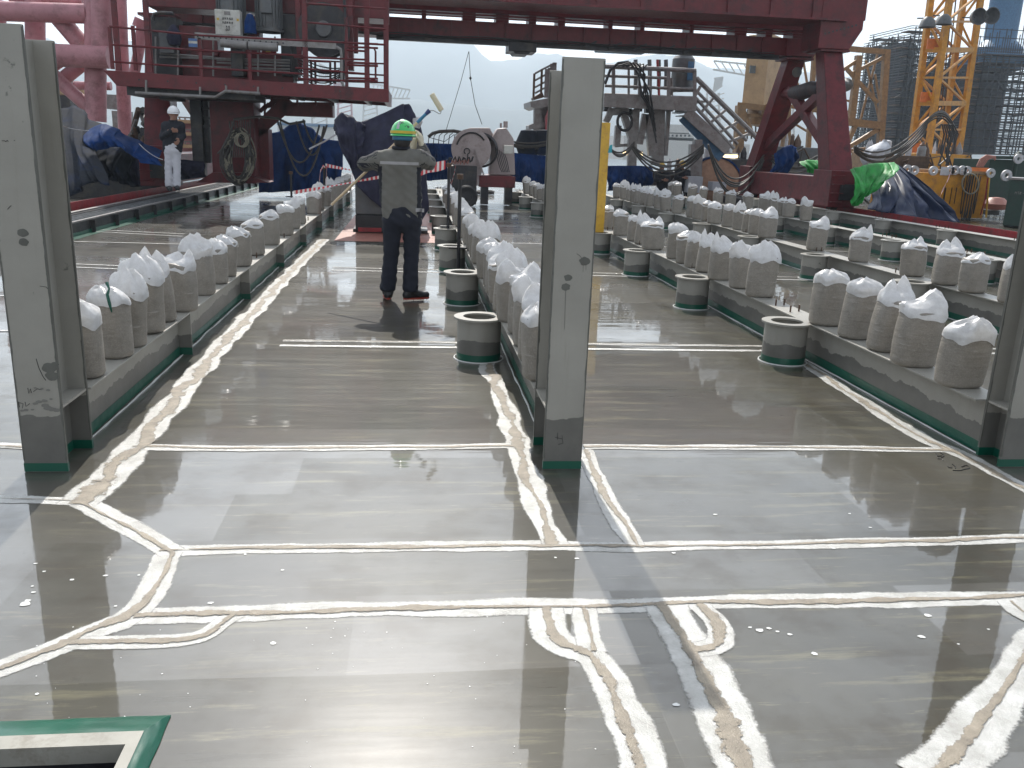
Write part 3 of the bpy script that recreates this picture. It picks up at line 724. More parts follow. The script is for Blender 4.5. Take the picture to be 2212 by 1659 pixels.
BR = [
 ('leftmost beam', ROWX[0], [(4.58, .95), (5.02, .9), (5.30, .85), (5.68, 1.05), (6.05, .9), (6.45, 1.0), (7.15, 1.02), (7.72, .88), (8.16, .85), (8.84, 1.0), (9.70, 1.0), (10.72, .98), (11.85, .95), (12.75, .92), (13.55, .72),
                         (15.45, 1.05), (16.35, .85), (17.4, .9), (18.6, .9), (19.9, .85), (21.0, .9), (22.2, .85), (23.4, .85)]),
 ('beam behind the central column', ROWX[1], [(4.62, 1.1), (5.05, 1.0), (5.42, 1.0), (5.80, .95), (6.24, 1.0), (6.62, .95), (7.0, 1.0), (7.42, .95), (7.85, .9), (8.35, .95), (8.9, .9), (9.4, 1.0), (10.0, .9), (10.6, .9), (11.3, .9), (12.1, .95), (12.9, .9), (13.8, .9), (14.8, .9), (16.2, .95), (17.8, .9), (19.5, .9)]),
 ('beam behind the right column', ROWX[2], [(4.53, 1.12), (5.00, 1.14), (5.40, 1.0), (5.80, 1.05), (6.28, 1.10), (7.55, 1.08), (8.04, 1.0), (8.60, 1.0), (9.12, .92), (9.5, .8), (9.84, .92), (10.28, 1.0), (11.22, 1.2), (11.85, .85), (12.25, .8), (13.05, 1.0), (14.1, .85),
                         (19.6, .8), (20.3, .85), (21.0, .8), (21.8, .85), (22.6, .85), (23.5, .9), (24.6, .9)]),
 ('middle beam of the right half', ROWX[3], [(7.47, 1.0), (8.05, 1.08), (8.55, 1.15), (9.18, 1.08), (10.42, 1.05), (11.62, 1.1), (13.3, 1.22), (13.85, .95), (14.2, .78), (14.66, .9), (15.2, .9), (15.82, 1.08), (16.3, .78), (16.8, 1.0), (17.25, .85), (18.28, 1.0), (19.15, 1.05), (19.75, .85), (20.5, .8), (21.0, .9), (21.6, .7), (22.0, .85), (22.55, .7), (23.1, .95), (23.8, 1.0)]),
 ('far beam beside the bare rightmost one', ROWX[4], [(17.3, 1.0), (18.15, 1.05), (18.5, .8), (19.0, 1.0), (19.55, .98), (20.5, 1.0), (21.7, 1.05), (22.6, 1.05), (23.9, 1.0), (24.8, 1.1), (26.2, .95), (26.6, .9), (26.95, .9)]),
]
ri = random.Random(5); SCR = []
for j, (where, X, lst) in enumerate(BR):
    grp = 'sand bags on the ' + where
    for i, (Y, s) in enumerate(lst):
        v = ri.randrange(NV)
        if j == 0 and i < 2: v = (9, 5)[i]
        if j == 2 and i < 5: v = (9, 2, 0, 5, 1)[i]
        if j == 2 and 5 <= i < 8: v = (6, 10, 4)[i - 5]
        if j == 3 and i < 6: v = (3, 7, 0, 8, 4, 2)[i]
        dx = ri.uniform(-.02, .02)
        ex = ''
        if (j, i) == (0, 0): ex = 'with a scrap of green tape '
        if (j, i) == (0, 1): ex = 'with a green strip on its top '
        lab = '%s sand bag from the near end of the %s' % (ORD[i], where) if not ex else '%s sand bag %son the %s' % (ORD[i], ex, where)
        fl = math.pi if ri.random() < .5 else 0
        r = bag(v, X + dx, Y, fl + ri.uniform(-.35, .35), (s * .98, s * .98, .92 + .1 * s - .02 + ri.uniform(-.03, .05)), lab, grp)
        if (j, i) in ((0, 0), (0, 1)): SCR.append((j, i, r))
for j, i, r in SCR:
        if (j, i) == (0, 0):
            m = MB(); m.grid(lambda u, v_: (-.025 + .055 * u, -.122 + .035 * v_ + .006 * nz(u * 5, v_ * 5), .355 + .045 * v_), 6, 5); o = m.build('green_tape_scrap', 'tape', r, off=False, solid=.002); o.rotation_euler = (0, 0, -r.rotation_euler.z)
        if (j, i) == (0, 1):
            m = MB(); m.tube([(.03, -.07, .44), (.05, -.10, .41), (.04, -.118, .38), (.05, -.125, .33), (.055, -.122, .28)], [.012, .006, .010, .011, .004], 6); o = m.build('green_tape_scrap', 'tape', r, off=False); o.rotation_euler = (0, 0, -r.rotation_euler.z)
# ================================================================== RED GANTRY CRANE
cr = thing('gantry_crane', 'huge red gantry crane spanning the deck with a railed machinery platform on its left', 'crane', (2.5, 23, .3))
YF, YB = 23.4, 25.6
zf = lambda px, py, Y: at(px, py, Y).z
XR = 11.0
def zbox(name, m, x0, x1, y0, y1, z0, z1, parent=cr, bevel=.015, **k):
    return MB().box(x0, x1, y0, y1, z0, z1).build(name, m, parent, smooth=False, bevel=bevel, **k)
ZU = 5.02                                   # underside of the upper girder
zbox('main_girder', 'red', -6.6, 11.55, 22.9, 23.9, ZU, 6.6)
g = zbox('girder_flange', 'red', -6.6, 11.0, 22.75, 24.05, ZU - .06, ZU - .002, bevel=.005)
m = MB()
zbox('lower_beam', 'red', -6.6, 11.2, 25.0, 25.9, 4.32, 4.78)
zbox('rear_girder', 'red', -6.6, 11.4, 25.1, 26.0, 5.0, 6.4)
for x in (-5.5, -3.3, -1.1, .2, 1.3, 2.2, 3.1, 3.9, 5.3, 6.2, 7.6, 8.9, 9.8, 10.6):
    w_ = random.choice((.12, .2, .35)); zbox('spacer_post', 'red', x, x + w_, 25.15, 25.85, 4.781, 4.999, bevel=0)
m = MB().bar((-6.5, 24.75, 4.9), (10.8, 24.75, 4.9), .04, .04); m.bar((-6.5, 24.75, 4.83), (10.8, 24.75, 4.83), .03, .03); m.build('slot_rail', 'red', cr, smooth=False)
zbox('trolley_rail', 'dark', -1.0, 10.2, 25.0, 25.15, 4.2, 4.319, bevel=0)
# lugs, dark festoon trolley and hanging hooks under the beam
zbox('festoon_trolley', 'dark', at(1098, 110, 25).x, at(1158, 110, 25).x, 24.9, 25.8, 4.06, 4.31)
m = MB(); m.prism([(at(1098, 110, 25).x, 4.2), (at(1160, 110, 25).x, 4.2), (at(1140, 120, 25).x, 4.0), (at(1112, 120, 25).x, 4.0)], 24.95, 25.75); m.build('trolley_frame', 'black', cr, smooth=False)
zbox('blue_cover', 'bluep', at(1295, 125, 25).x, at(1400, 128, 25).x, 25.2, 25.8, 4.22, 4.319)
for x in (4.6, 5.3, 6.0, 6.8, 7.4, 8.2, 9.0): MB().bar((x, 24.9, 4.25), (x + .35, 24.9, 4.42), .03, .05).build('cable_bracket', 'dark', cr, smooth=False)
# right end frame
m = MB().prism([(10.35, 4.3), (11.2, 4.3), (11.5, 4.8), (11.5, 6.6), (10.35, 6.6)], 22.88, 23.95); m.build('end_box', 'red', cr, smooth=False, bevel=.02)
MB().prism([(10.6, 4.28), (11.25, 4.28), (11.4, 4.62), (10.45, 4.62)], 25.1, 26.0).build('end_box', 'red', cr, smooth=False, bevel=.02)
def leg(name, xa, ya, za, xb, yb, zb, wa, wb, da=.5, db=.7):
    m = MB(); vs = []
    for (x, y, z, ww, dd) in ((xa, ya, za, wa, da), (xb, yb, zb, wb, db)): vs += [(x - ww / 2, y - dd / 2, z), (x + ww / 2, y - dd / 2, z), (x + ww / 2, y + dd / 2, z), (x - ww / 2, y + dd / 2, z)]
    m.add(vs, [(0, 1, 2, 3), (7, 6, 5, 4), (0, 4, 5, 1), (1, 5, 6, 2), (2, 6, 7, 3), (3, 7, 4, 0)]); return m.build(name, 'red', cr, smooth=False, bevel=.015)
for sgn, X0 in ((1, 10.95), (-1, -6.0)):
    leg('leg', X0 - .1, 23.3, 4.3, X0 + .02, 22.3, 1.25, .52, .62)
    leg('leg', X0 - .1, 25.5, 4.28, X0 + .02, 27.6, 1.2, .5, .6)
    for (y, z) in ((23.35, 4.28), (25.45, 4.26)):
        zbox('leg_flange', 'red', X0 - .5, X0 + .3, y - .42, y + .42, z - .03, z + .03, bevel=.004)
        MB().lathe([(.0001, -.02), (.14, -.02), (.14, .02), (.0001, .02)], (X0 - .1, y - .28, z - .35), 20, 'Y').build('inspection_port', 'dark', cr)
    MB().bar((X0 - .05, 22.6, 1.75), (X0 - .1, 25.5, 3.45), .22, .25).build('brace', 'red', cr, smooth=False, bevel=.01)
    MB().bar((X0 - .05, 27.2, 1.75), (X0 - .1, 23.5, 3.2), .2, .25).build('brace', 'red', cr, smooth=False, bevel=.01)
    MB().tube([(X0 - .08, 23.0, 3.35), (X0 - .08, 25.9, 3.38)], .15, 14).build('tie_tube', 'red', cr)
    MB().tube([(X0 - .08, 23.5, 3.35), (X0 - .08, 24.1, 3.4), (X0 - .08, 24.9, 3.33), (X0 - .08, 25.3, 3.36)], [.17, .21, .22, .18], 12).build('canvas_wrap', 'net', cr)
    zbox('bogie_beam', 'red', X0 - .28, X0 + .30, 22.0, 28.0, .42, 1.1)
    zbox('bogie_end', 'red', X0 - .36, X0 + .36, 21.7, 22.75, .36, 1.28)
    zbox('bogie_end', 'red', X0 - .36, X0 + .36, 27.3, 28.2, .36, 1.25)
    for y in (22.2, 27.7): MB().lathe([(.0001, -.09), (.19, -.09), (.19, .09), (.0001, .09)], (X0, y, .44), 24, 'X').build('wheel', 'dark', cr)
    zbox('control_box', 'dark', X0 - .1, X0 + .3, 21.6, 21.698, .55, .95, bevel=.01)
    # small ladder rungs on the bogie ends
    for yy in (21.68, 27.28):
        for z in (.5, .72, .94, 1.16): MB().tube([(X0 - .33, yy, z), (X0 - .33, yy - .1, z), (X0 - .05, yy - .1, z), (X0 - .05, yy, z)], .012, 6).build('step_rung', 'red', cr)
for i in range(24):
    x = -6.2 + i * .72; MB().box(x, x + .02, 24.93, 24.999, 4.33, 4.77).build('web_stiffener', 'red', cr, smooth=False)
for i in range(15):
    x = -5.6 + i * 1.12; MB().box(x, x + .025, 22.84, 22.899, ZU + .02, 6.55).build('web_stiffener', 'red', cr, smooth=False)
for k in range(3): MB().tube([(x, 24.9 - .03 * k, 4.30 + .03 * k + .02 * math.sin(x * 3 + k)) for x in np.arange(-6, 10.4, .4)], .014, 5).build('girder_cable', 'black', cr)
for y in (23.35, 25.45):
    for i in range(6):
        for d_ in (-.36, .36): MB().disc(.028, .03, (10.95 - .48 + i * .14, y + d_, 4.31 if y < 24 else 4.29), 6).build('bolt', 'dark', cr)
for i in range(9): MB().disc(.03, .025, (10.5 + .1 * i, 22.87, 4.66 + .03 * i), 6, 'Y').build('bolt', 'dark', cr)
for i in range(8):
    a_ = at(300 + i * 62, 172 + i * 3.6, 19.99); MB().disc(.02, .012, a_, 6, 'Y').build('bolt', 'dark', cr)
# ---- machinery platform (front edge traced, then given depth)
YP = 20.0
pa, pb = at(222, 151, YP), at(840, 193, YP)
sl_ = (pb.z - pa.z) / (pb.x - pa.x)
def pz(x): return pa.z + sl_ * (x - pa.x)      # deck height follows the slightly tilted platform
m = MB().add([(pa.x, YP, pz(pa.x)), (pb.x, YP, pz(pb.x)), (pb.x, YP, pz(pb.x) - .27), (pa.x + .25, YP, pz(pa.x) - .30), (pa.x, YP + .1, pz(pa.x)), (pb.x, YP + .1, pz(pb.x)), (pb.x, YP + .1, pz(pb.x) - .27), (pa.x + .25, YP + .1, pz(pa.x) - .30)],
     [(0, 1, 2, 3), (4, 7, 6, 5), (0, 4, 5, 1), (2, 6, 7, 3), (1, 5, 6, 2), (0, 3, 7, 4)]); m.build('platform_fascia', 'red', cr, smooth=False, bevel=.008)
m = MB().bar((pa.x + .1, YP + 1.3, pz(pa.x) - .07), (pb.x - .02, YP + 1.3, pz(pb.x) - .07), 2.4, .08); m.build('platform_floor', 'dark', cr, smooth=False)
MB().bar((pa.x + .1, YP + 2.55, pz(pa.x) - .12), (pb.x, YP + 2.55, pz(pb.x) - .12), .1, .26).build('platform_fascia', 'red', cr, smooth=False)
MB().bar((pb.x - .05, YP + .1, pz(pb.x) - .14), (pb.x - .05, YP + 2.5, pz(pb.x) - .14), .1, .26).build('platform_fascia', 'red', cr, smooth=False)
for x in np.arange(pa.x + .6, pb.x - .2, .8): MB().bar((x, YP + .12, pz(x) - .2), (x, YP + 2.4, pz(x) - .2), .08, .14).build('floor_joist', 'dark', cr, smooth=False)
Q = lambda x, y, Y=YP + .05: at(216 + .293 * x, .293 * y, Y)
def rpost(cx, yb, yt, wd=.06, Y=YP + .05, name='rail_post'):
    a, b = Q(cx, yb, Y), Q(cx, yt, Y); return MB().bar(a, (a.x, b.y, b.z), wd, .05).build(name, 'red', cr, smooth=False)
for cx, yb, yt in ((265, 520, 190), (370, 535, 0), (750, 575, 280), (1110, 600, 310), (1520, 625, 0), (1820, 645, 130), (1970, 650, -10), (2110, 660, -10), (95, 510, 200), (140, 520, -10)): rpost(cx, yb, yt, .11 if yt <= 0 else .07)
def rl(p, q, r=.022, Y=YP + .03, m='red', name='rail_bar'): return MB().tube([Q(*p, Y), Q(*q, Y)], r, 6).build(name, m, cr)
for p, q in (((70, 195), (740, 262)), ((740, 262), (1520, 300)), ((85, 330), (750, 372)), ((750, 372), (1500, 410)), ((90, 455), (750, 500)), ((750, 500), (1500, 545)), ((1520, 25), (2110, 65)), ((1520, 165), (2110, 215)), ((1520, 300), (2110, 330)),
             ((1820, 315), (2050, 325)), ((1820, 345), (2050, 355)), ((1820, 370), (1960, 378)), ((1430, 420), (1960, 440)), ((1820, 462), (2050, 470)), ((1820, 480), (2050, 487)), ((1440, 500), (1960, 545)), ((1820, 575), (2050, 580)), ((1820, 592), (2050, 597)), ((1560, 450), (1700, 455)), ((1460, 580), (1960, 600)), ((2110, 400), (2120, 560))): rl(p, q)
MB().tube([Q(1980, 350), Q(2020, 355), Q(2032, 380), Q(2032, 575), Q(2020, 592), Q(1980, 597)], .022, 6).build('gate_hoop', 'red', cr)
for x in (1560, 1590, 1700, 1735): rpost(x, 620, 450, .05, YP + 2.3)
for p, q in (((1430, 440), (2100, 470)), ((1430, 520), (2100, 555)), ((1430, 590), (2100, 610))): rl(p, q, .02, YP + 2.4)
m = MB().bar(Q(700, 262), Q(1400, 318), .05, .13); m.bar(Q(1400, 318), Q(1740, 340), .05, .12); m.build('perforated_tray', 'galv', cr, smooth=False)
for i in range(16):
    p = Q(720 + i * 42, 268 + i * 3.3, YP - .01); MB().disc(.018, .004, p, 8, 'Y').build('tray_bolt', 'dark', cr)
MB().tube([Q(1740, 345), Q(1775, 365), Q(1780, 400), Q(1782, 600), Q(1800, 645), Q(1850, 662), Q(2120, 668)], .035, 8).build('conduit', 'galv', cr)
for a, b in (((890, 318), (1085, 335)), ((1095, 335), (1310, 350))): MB().tube([Q(*a, YP - .02), Q(*b, YP - .02)], .085, 12).build('white_cylinder', 'galv', cr)
# motors, cabinet, signs, drum
def motor(cx, yb, r, name='electric_motor', cap=True):
    c = Q(cx, yb, YP + .9); p = MB().lathe([(r * 1.15, 0), (r * 1.15, .06), (r, .07), (r, .95), (r * .9, 1.02), (r * .93, 1.05), (r * .93, 1.4), (r * .6, 1.46), (.001, 1.47)], (c.x, c.y, c.z), 28).build(name, 'motor', cr, ang=40)
    for k in range(22):
        a = 2 * math.pi * k / 22; MB().bar((c.x + r * math.cos(a), c.y + r * math.sin(a), c.z + .1), (c.x + r * math.cos(a), c.y + r * math.sin(a), c.z + .9), .014, .05, up=(math.cos(a), math.sin(a), 0)).build('cooling_fin', 'motor', p, smooth=False)
    MB().box(c.x - .12, c.x + .12, c.y - r - .12, c.y - r + .02, c.z + .35, c.z + .62).build('terminal_box', 'motor', p, smooth=False, bevel=.01)
motor(975, 250, .29); motor(1250, 240, .27)
a, b = Q(852, 252, YP + .35), Q(1030, 75, YP + .35); cb_ = zbox('control_cabinet', 'cab', a.x, b.x, YP + .35, YP + .62, a.z, b.z, bevel=.012)
m = MB()
wx = (b.x - a.x)
rs_ = random.Random(3)
for (fx, fz, cnt) in ((.29, .60, 5), (.29, .44, 5), (.42, .28, 2), (.42, .17, 2)):
    for i in range(cnt):
        ox, oz, h_ = a.x + wx * (fx + .088 * i), a.z + (b.z - a.z) * fz, .042
        for st in rs_.choice(([(0, 0, 1, 0), (0, .5, 1, .5), (.5, .5, .5, 1), (.9, 0, .9, 1)], [(0, 0, .6, 0), (0, 0, 0, .5), (0, .5, .6, .5), (.9, 0, .9, 1), (.2, .9, .7, .9)], [(0, .2, 1, .2), (.5, .2, .5, .6), (.1, .9, .9, .9), (.1, .6, .9, .6)])):
            MBB = m.bar((ox + st[0] * h_ * .8, YP + .346, oz + st[1] * h_), (ox + st[2] * h_ * .8, YP + .346, oz + st[3] * h_), .009, .003, up=(0, 1, 0), ext=.001)
m.build('stencilled_lettering', 'ink', cb_, smooth=False)
for f_ in (.08, .86): MB().box(a.x + wx * f_, a.x + wx * (f_ + .09), YP + .345, YP + .35, a.z + (b.z - a.z) * .56, a.z + (b.z - a.z) * .66).build('warning_sticker', 'signy', cb_, smooth=False)
MB().box(a.x + wx * .38, a.x + wx * .62, YP + .344, YP + .35, a.z + (b.z - a.z) * .78, a.z + (b.z - a.z) * .93).build('name_plate', 'galv', cb_, smooth=False)
c = Q(1660, 230, YP + 1.0); dr = MB().lathe([(.001, -.3), (.56, -.3), (.56, -.26), (.30, -.25), (.30, .25), (.56, .26), (.56, .3), (.001, .3)], c, 36, 'Y').build('hose_drum', 'dark', cr)
MB().lathe([(.001, -.42), (.15, -.42), (.17, -.4), (.17, -.3)], c, 20, 'Y').build('drum_motor', 'motor', cr)
zbox('drum_frame', 'red', c.x - .62, c.x - .5, c.y - .2, c.y + .2, c.z - .8, c.z + 1.0); zbox('drum_frame', 'red', c.x + .5, c.x + .62, c.y - .2, c.y + .2, c.z - .8, c.z + 1.0)
zbox('drum_housing', 'red', c.x - .7, c.x + .7, c.y + .32, c.y + .42, c.z - .4, c.z + 1.2)
a, b = Q(655, 345, YP - .01), Q(716, 285, YP - .01); sp_ = zbox('notice_plate', 'cab', a.x, b.x, YP - .012, YP, a.z, b.z, bevel=0); MB().box(a.x, b.x, YP - .015, YP - .0125, a.z, a.z + .07).build('blue_band', 'signb', sp_, smooth=False)
MB().box(a.x, b.x, YP - .015, YP - .0125, b.z - .05, b.z).build('blue_band', 'signb', sp_, smooth=False)
a, b = Q(1195, 400, YP + .2), Q(1300, 362, YP + .2); sp_ = zbox('red_sign', 'red2', a.x, b.x, YP + .2, YP + .22, a.z, b.z, bevel=0); MB().box(a.x + .08, b.x - .12, YP + .195, YP + .1995, a.z + .05, b.z - .04).build('yellow_panel', 'signy', sp_, smooth=False)
# gearbox block, hydraulic blocks and pipes behind the railing
def qbox(name, m_, x0, x1, yt, yb, Y0, Y1, **k):
    a = Q(x0, yb, Y0); b = Q(x1, yt, Y0); return zbox(name, m_, a.x, b.x, Y0, Y1, a.z, b.z, **k)
qbox('gearbox', 'red', 400, 1420, 400, 640, YP + 1.2, YP + 1.9)
qbox('gearbox', 'red', 560, 860, 200, 400, YP + 1.1, YP + 1.8)
qbox('pump_block', 'dark', 400, 560, 130, 560, YP + .9, YP + 1.5); qbox('pump_block', 'dark', 970, 1050, 350, 560, YP + .5, YP + .9); qbox('pump_block', 'motor', 440, 540, 245, 390, YP + .6, YP + .88)
qbox('pump_block', 'red', 1060, 1170, 120, 420, YP + 1.3, YP + 1.8); qbox('pump_block', 'dark', 1340, 1450, 110, 560, YP + 1.1, YP + 1.6); qbox('machine_housing', 'red', 1440, 1800, 60, 300, YP + 1.5, YP + 2.1)
qbox('machine_housing', 'red', 345, 2125, -60, 45, YP + 1.3, YP + 2.3)
MB().lathe([(.001, 0), (.12, .02), (.16, .15), (.13, .3), (.05, .42), (.001, .44)], Q(550, 340, YP + .5), 14).build('wrapped_valve', 'navy', cr)
MB().lathe([(.001, 0), (.13, .02), (.12, .25), (.06, .4), (.001, .43)], Q(1110, 255, YP + .3), 12).build('blue_bag', 'blue', cr)
for i, (x0, x1, yy) in enumerate(((440, 830, 395), (440, 1400, 420), (860, 1400, 440), (860, 1400, 462), (560, 1400, 485), (860, 1400, 505))): MB().tube([Q(x0, yy, YP + .7), Q((x0 + x1) / 2, yy + 14, YP + .7), Q(x1, yy + 26, YP + .7)], .022, 6).build('hydraulic_pipe', 'galv', cr)
for x in (410, 575, 835, 1165, 1290): MB().tube([Q(x, 270, YP + .6), Q(x, 560, YP + .6)], .022, 6).build('riser_pipe', 'galv', cr)
MB().tube([Q(390, 150, YP + .6), Q(400, 105, YP + .6), Q(450, 95, YP + .6), Q(540, 100, YP + .6)], .04, 8).build('bent_pipe', 'dark', cr)
for i in range(7):
    a = Q(1420 + 5 * i, 380 + i * 22, YP + .4); b = Q(1790, 500 + 8 * i, YP + .3); MB().tube(sag(a, b, .12 + .03 * i, 10), .014, 5).build('hanging_hose', 'black', cr)
for i in range(4): MB().tube([Q(1400 + 14 * i, 320, YP + .2), Q(1415 + 12 * i, 450, YP + .2), Q(1430 + 10 * i, 600, YP + .3)], .012, 5).build('hanging_hose', 'black', cr)
MB().tube([Q(1800, 0), Q(1808, 120), Q(1800, 330), Q(1795, 600)], .03, 6).build('conduit', 'dark', cr)
MB().tube([Q(260, 685, YP - .05), Q(850, 717, YP - .05), Q(925, 672, YP - .05), Q(1180, 690, YP - .05)], .035, 8).build('under_pipe', 'galv', cr)
for x, y0, y1 in ((340, 590, 690), (738, 640, 712), (930, 630, 680), (1165, 640, 690)): rl((x, y0), (x, y1), .025, YP - .05, 'galv', 'pipe_hanger')
qbox('under_tray', 'dark', 200, 1140, 625, 700, YP + .3, YP + 1.6, bevel=0); qbox('under_tray', 'dark', 440, 560, 690, 735, YP + .5, YP + 1.3, bevel=0)
# left leg assembly under the platform
B = lambda x, y, Y: at(216 + .293 * x, .293 * y, Y)
def bbox(name, m_, x0, x1, yt, yb, Y0, Y1): a = B(x0, yb, Y0); b = B(x1, yt, Y0); return zbox(name, m_, a.x, b.x, Y0, Y1, max(a.z, .02), b.z)
bbox('tower_column', 'red', 835, 1125, 640, 1345, 22.0, 23.0)
bbox('tower_column', 'dark', 690, 740, 690, 1300, 22.2, 22.5); bbox('tower_column', 'dark', 760, 790, 690, 1200, 22.4, 22.7)
m = MB().prism([XZ(B(1060, 1270, 22)), XZ(B(840, 1270, 22)), XZ(B(720, 1345, 22)), XZ(B(1250, 1345, 22))], 21.85, 22.7); m.build('tower_foot', 'red', cr, smooth=False)
for y in (730, 800, 870, 930): MB().bar(B(740, y, 22.3), B(840, y, 22.3), .05, .05).build('ladder_rung', 'dark', cr, smooth=False)
bbox('lower_walk_beam', 'red', 1340, 1715, 765, 850, 22.6, 23.2)
m = MB().add([B(1360, 700, 22.6), B(1450, 780, 22.6), B(1180, 1010, 22.6), B(1120, 930, 22.6), B(1360, 700, 22.75), B(1450, 780, 22.75), B(1180, 1010, 22.75), B(1120, 930, 22.75)], [(0, 1, 2, 3), (7, 6, 5, 4), (0, 4, 5, 1), (1, 5, 6, 2), (2, 6, 7, 3), (3, 7, 4, 0)])
m.build('gusset', 'red', cr, smooth=False)
bbox('lower_walk_beam', 'red', 1130, 1240, 950, 1330, 22.6, 23.2)
for k in range(8):
    MB().bar(B(1130 + k * 28, 880 - k * 16 - 20, 22.9), B(1220 + k * 22, 770 - k * 12, 22.9), .04, .04).build('stair_rail', 'red', cr, smooth=False)
MB().bar(B(1140, 720, 22.9), B(1345, 730, 22.9), .05, .05).build('stair_rail', 'red', cr, smooth=False)
for x in (1215, 1265): MB().bar(B(x, 700, 22.9), B(x, 880, 22.9), .05, .05).build('stair_rail', 'red', cr, smooth=False)
for x in (1455, 1590, 1700, 1720): MB().bar(B(x, 720, 22.6), B(x, 780, 22.6), .05, .05).build('stair_rail', 'red', cr, smooth=False)
for y in (725, 760): MB().bar(B(1455, y, 22.6), B(1715, y, 22.6), .04, .04).build('stair_rail', 'red', cr, smooth=False)

# ================================================================== PINK PIPE STRUCTURE (left)
t = thing('pipe_structure', 'pale pink tubular steel structure standing at the far left', 'steel structure', (-13, 27, 0))
YK = 27.0
def ptube(name, pts, rpx, Y=YK, m='pink'):
    P = [at(x, y, Y) for x, y in pts]; return MB().tube(P, rpx / FP * Y, 20).build(name, m, t)
ptube('main_leg', [(206, -60), (206, 60), (207, 262)], 20); ptube('main_leg', [(220, -60), (221, 100), (222, 146)], 20, 26.6)
ptube('main_leg', [(256, -60), (262, 100), (272, 320)], 13, 29)
ptube('horizontal_tube', [(-60, 22), (60, 26), (190, 30)], 18); ptube('horizontal_tube', [(90, 118), (160, 121), (236, 124)], 21, 26.4); ptube('horizontal_tube', [(20, -8), (180, 2)], 10, 28)
ptube('horizontal_tube', [(-60, 120), (90, 118)], 18, 27.2)
ptube('vertical_tube', [(76, -60), (76, 60), (78, 240)], 18, 28); ptube('vertical_tube', [(-4, 0), (-4, 240)], 14, 28)
ptube('diagonal_tube', [(125, 36), (176, 96)], 17, 27.4); ptube('diagonal_tube', [(100, 148), (150, 195), (196, 236)], 13); ptube('diagonal_tube', [(190, 128), (140, 168)], 13, 27.6); ptube('diagonal_tube', [(92, 152), (150, 112)], 15, 27.6)
ptube('stub_tube', [(306, 60), (300, 110), (290, 160)], 10, 28.5); ptube('stub_tube', [(306, 42), (300, 60)], 13, 28.5)
ptube('stub_tube', [(345, 290), (340, 250), (344, 236)], 9, 26); ptube('far_leg', [(320, 190), (335, 290)], 10, 28); ptube('horizontal_tube', [(160, 185), (240, 186)], 8, 30)
# ================================================================== PEOPLE (smooth surfaces grown from joint skeletons)
def nets(F, lo, hi, h):
    lo = np.array(lo, float); hi = np.array(hi, float); n = np.maximum(3, np.ceil((hi - lo) / h).astype(int) + 1)
    ax = [lo[i] + h * np.arange(n[i]) for i in range(3)]
    X, Y, Z = np.meshgrid(*ax, indexing='ij'); V = F(X, Y, Z)
    S = V < 0; c = [slice(0, -1), slice(1, None)]
    cnt = np.zeros(tuple(n - 1), int); acc = np.zeros(tuple(n - 1) + (3,)); num = np.zeros(tuple(n - 1))
    for a in (0, 1):
        for b in (0, 1):
            for d in (0, 1): cnt += S[c[a], c[b], c[d]]
    act = (cnt > 0) & (cnt < 8)
    G = np.stack([X, Y, Z], -1)
    for axx in range(3):
        for a in (0, 1):
            for b in (0, 1):
                i0 = [None] * 3; i1 = [None] * 3; o = [k for k in range(3) if k != axx]
                i0[axx] = c[0]; i1[axx] = c[1]; i0[o[0]] = i1[o[0]] = c[a]; i0[o[1]] = i1[o[1]] = c[b]
                v0 = V[tuple(i0)]; v1 = V[tuple(i1)]; cr_ = (v0 < 0) != (v1 < 0); den = np.where(cr_, v0 - v1, 1.0); t_ = np.where(cr_, v0 / den, 0)
                acc += np.where(cr_[..., None], G[tuple(i0)] * (1 - t_[..., None]) + G[tuple(i1)] * t_[..., None], 0); num += cr_
    ids = -np.ones(act.shape, int); ids[act] = np.arange(act.sum()); verts = acc[act] / num[act][:, None]
    faces = []
    for axx in range(3):
        o = [k for k in range(3) if k != axx]
        i0 = [slice(None)] * 3; i1 = [slice(None)] * 3; i0[axx] = slice(0, -1); i1[axx] = slice(1, None)
        for k in o: i0[k] = slice(1, -1); i1[k] = slice(1, -1)
        cr_ = S[tuple(i0)] != S[tuple(i1)]; neg = S[tuple(i0)][cr_]
        idx = np.argwhere(cr_)
        full = idx.copy(); full[:, o[0]] += 1; full[:, o[1]] += 1
        q = []
        for da, db in ((0, 0), (1, 0), (1, 1), (0, 1)):
            w_ = full.copy(); w_[:, o[0]] -= da; w_[:, o[1]] -= db; q.append(ids[w_[:, 0], w_[:, 1], w_[:, 2]])
        q = np.stack(q, 1); q[neg] = q[neg][:, ::-1]; faces += q.tolist()
    m = MB(); m.v = [Vector(v) for v in verts]; m.f = [tuple(f) for f in faces if min(f) >= 0]; return m
def cap(X, Y, Z, a, b, ra, rb, sy=1.0):
    ax_, ay, az = a; bx_, by, bz = b
    px, py, pz_ = X - ax_, (Y - ay) * sy, Z - az; dx, dy, dz = bx_ - ax_, (by - ay) * sy, bz - az
    L = dx * dx + dy * dy + dz * dz + 1e-9; t_ = np.clip((px * dx + py * dy + pz_ * dz) / L, 0, 1)
    return np.sqrt((px - t_ * dx) ** 2 + (py - t_ * dy) ** 2 + (pz_ - t_ * dz) ** 2) - (ra + (rb - ra) * t_)
def smin(a, b, k):
    h = np.clip(.5 + .5 * (b - a) / k, 0, 1); return b + (a - b) * h - k * h * (1 - h)
def field(parts, k, wr=0., fr=22., seed=0.):
    def F(X, Y, Z):
        d = None
        for p in parts:
            q = cap(X, Y, Z, *p); d = q if d is None else smin(d, q, k)
        if wr: d = d + wr * (np.sin(X * fr + 3 * np.sin(Z * fr * .7 + seed)) * np.sin(Z * fr * 1.25 + 2 * np.sin(Y * fr + seed)) + .5 * np.sin((X + Z * 1.3) * fr * 2.1 + seed))
        return d
    return F
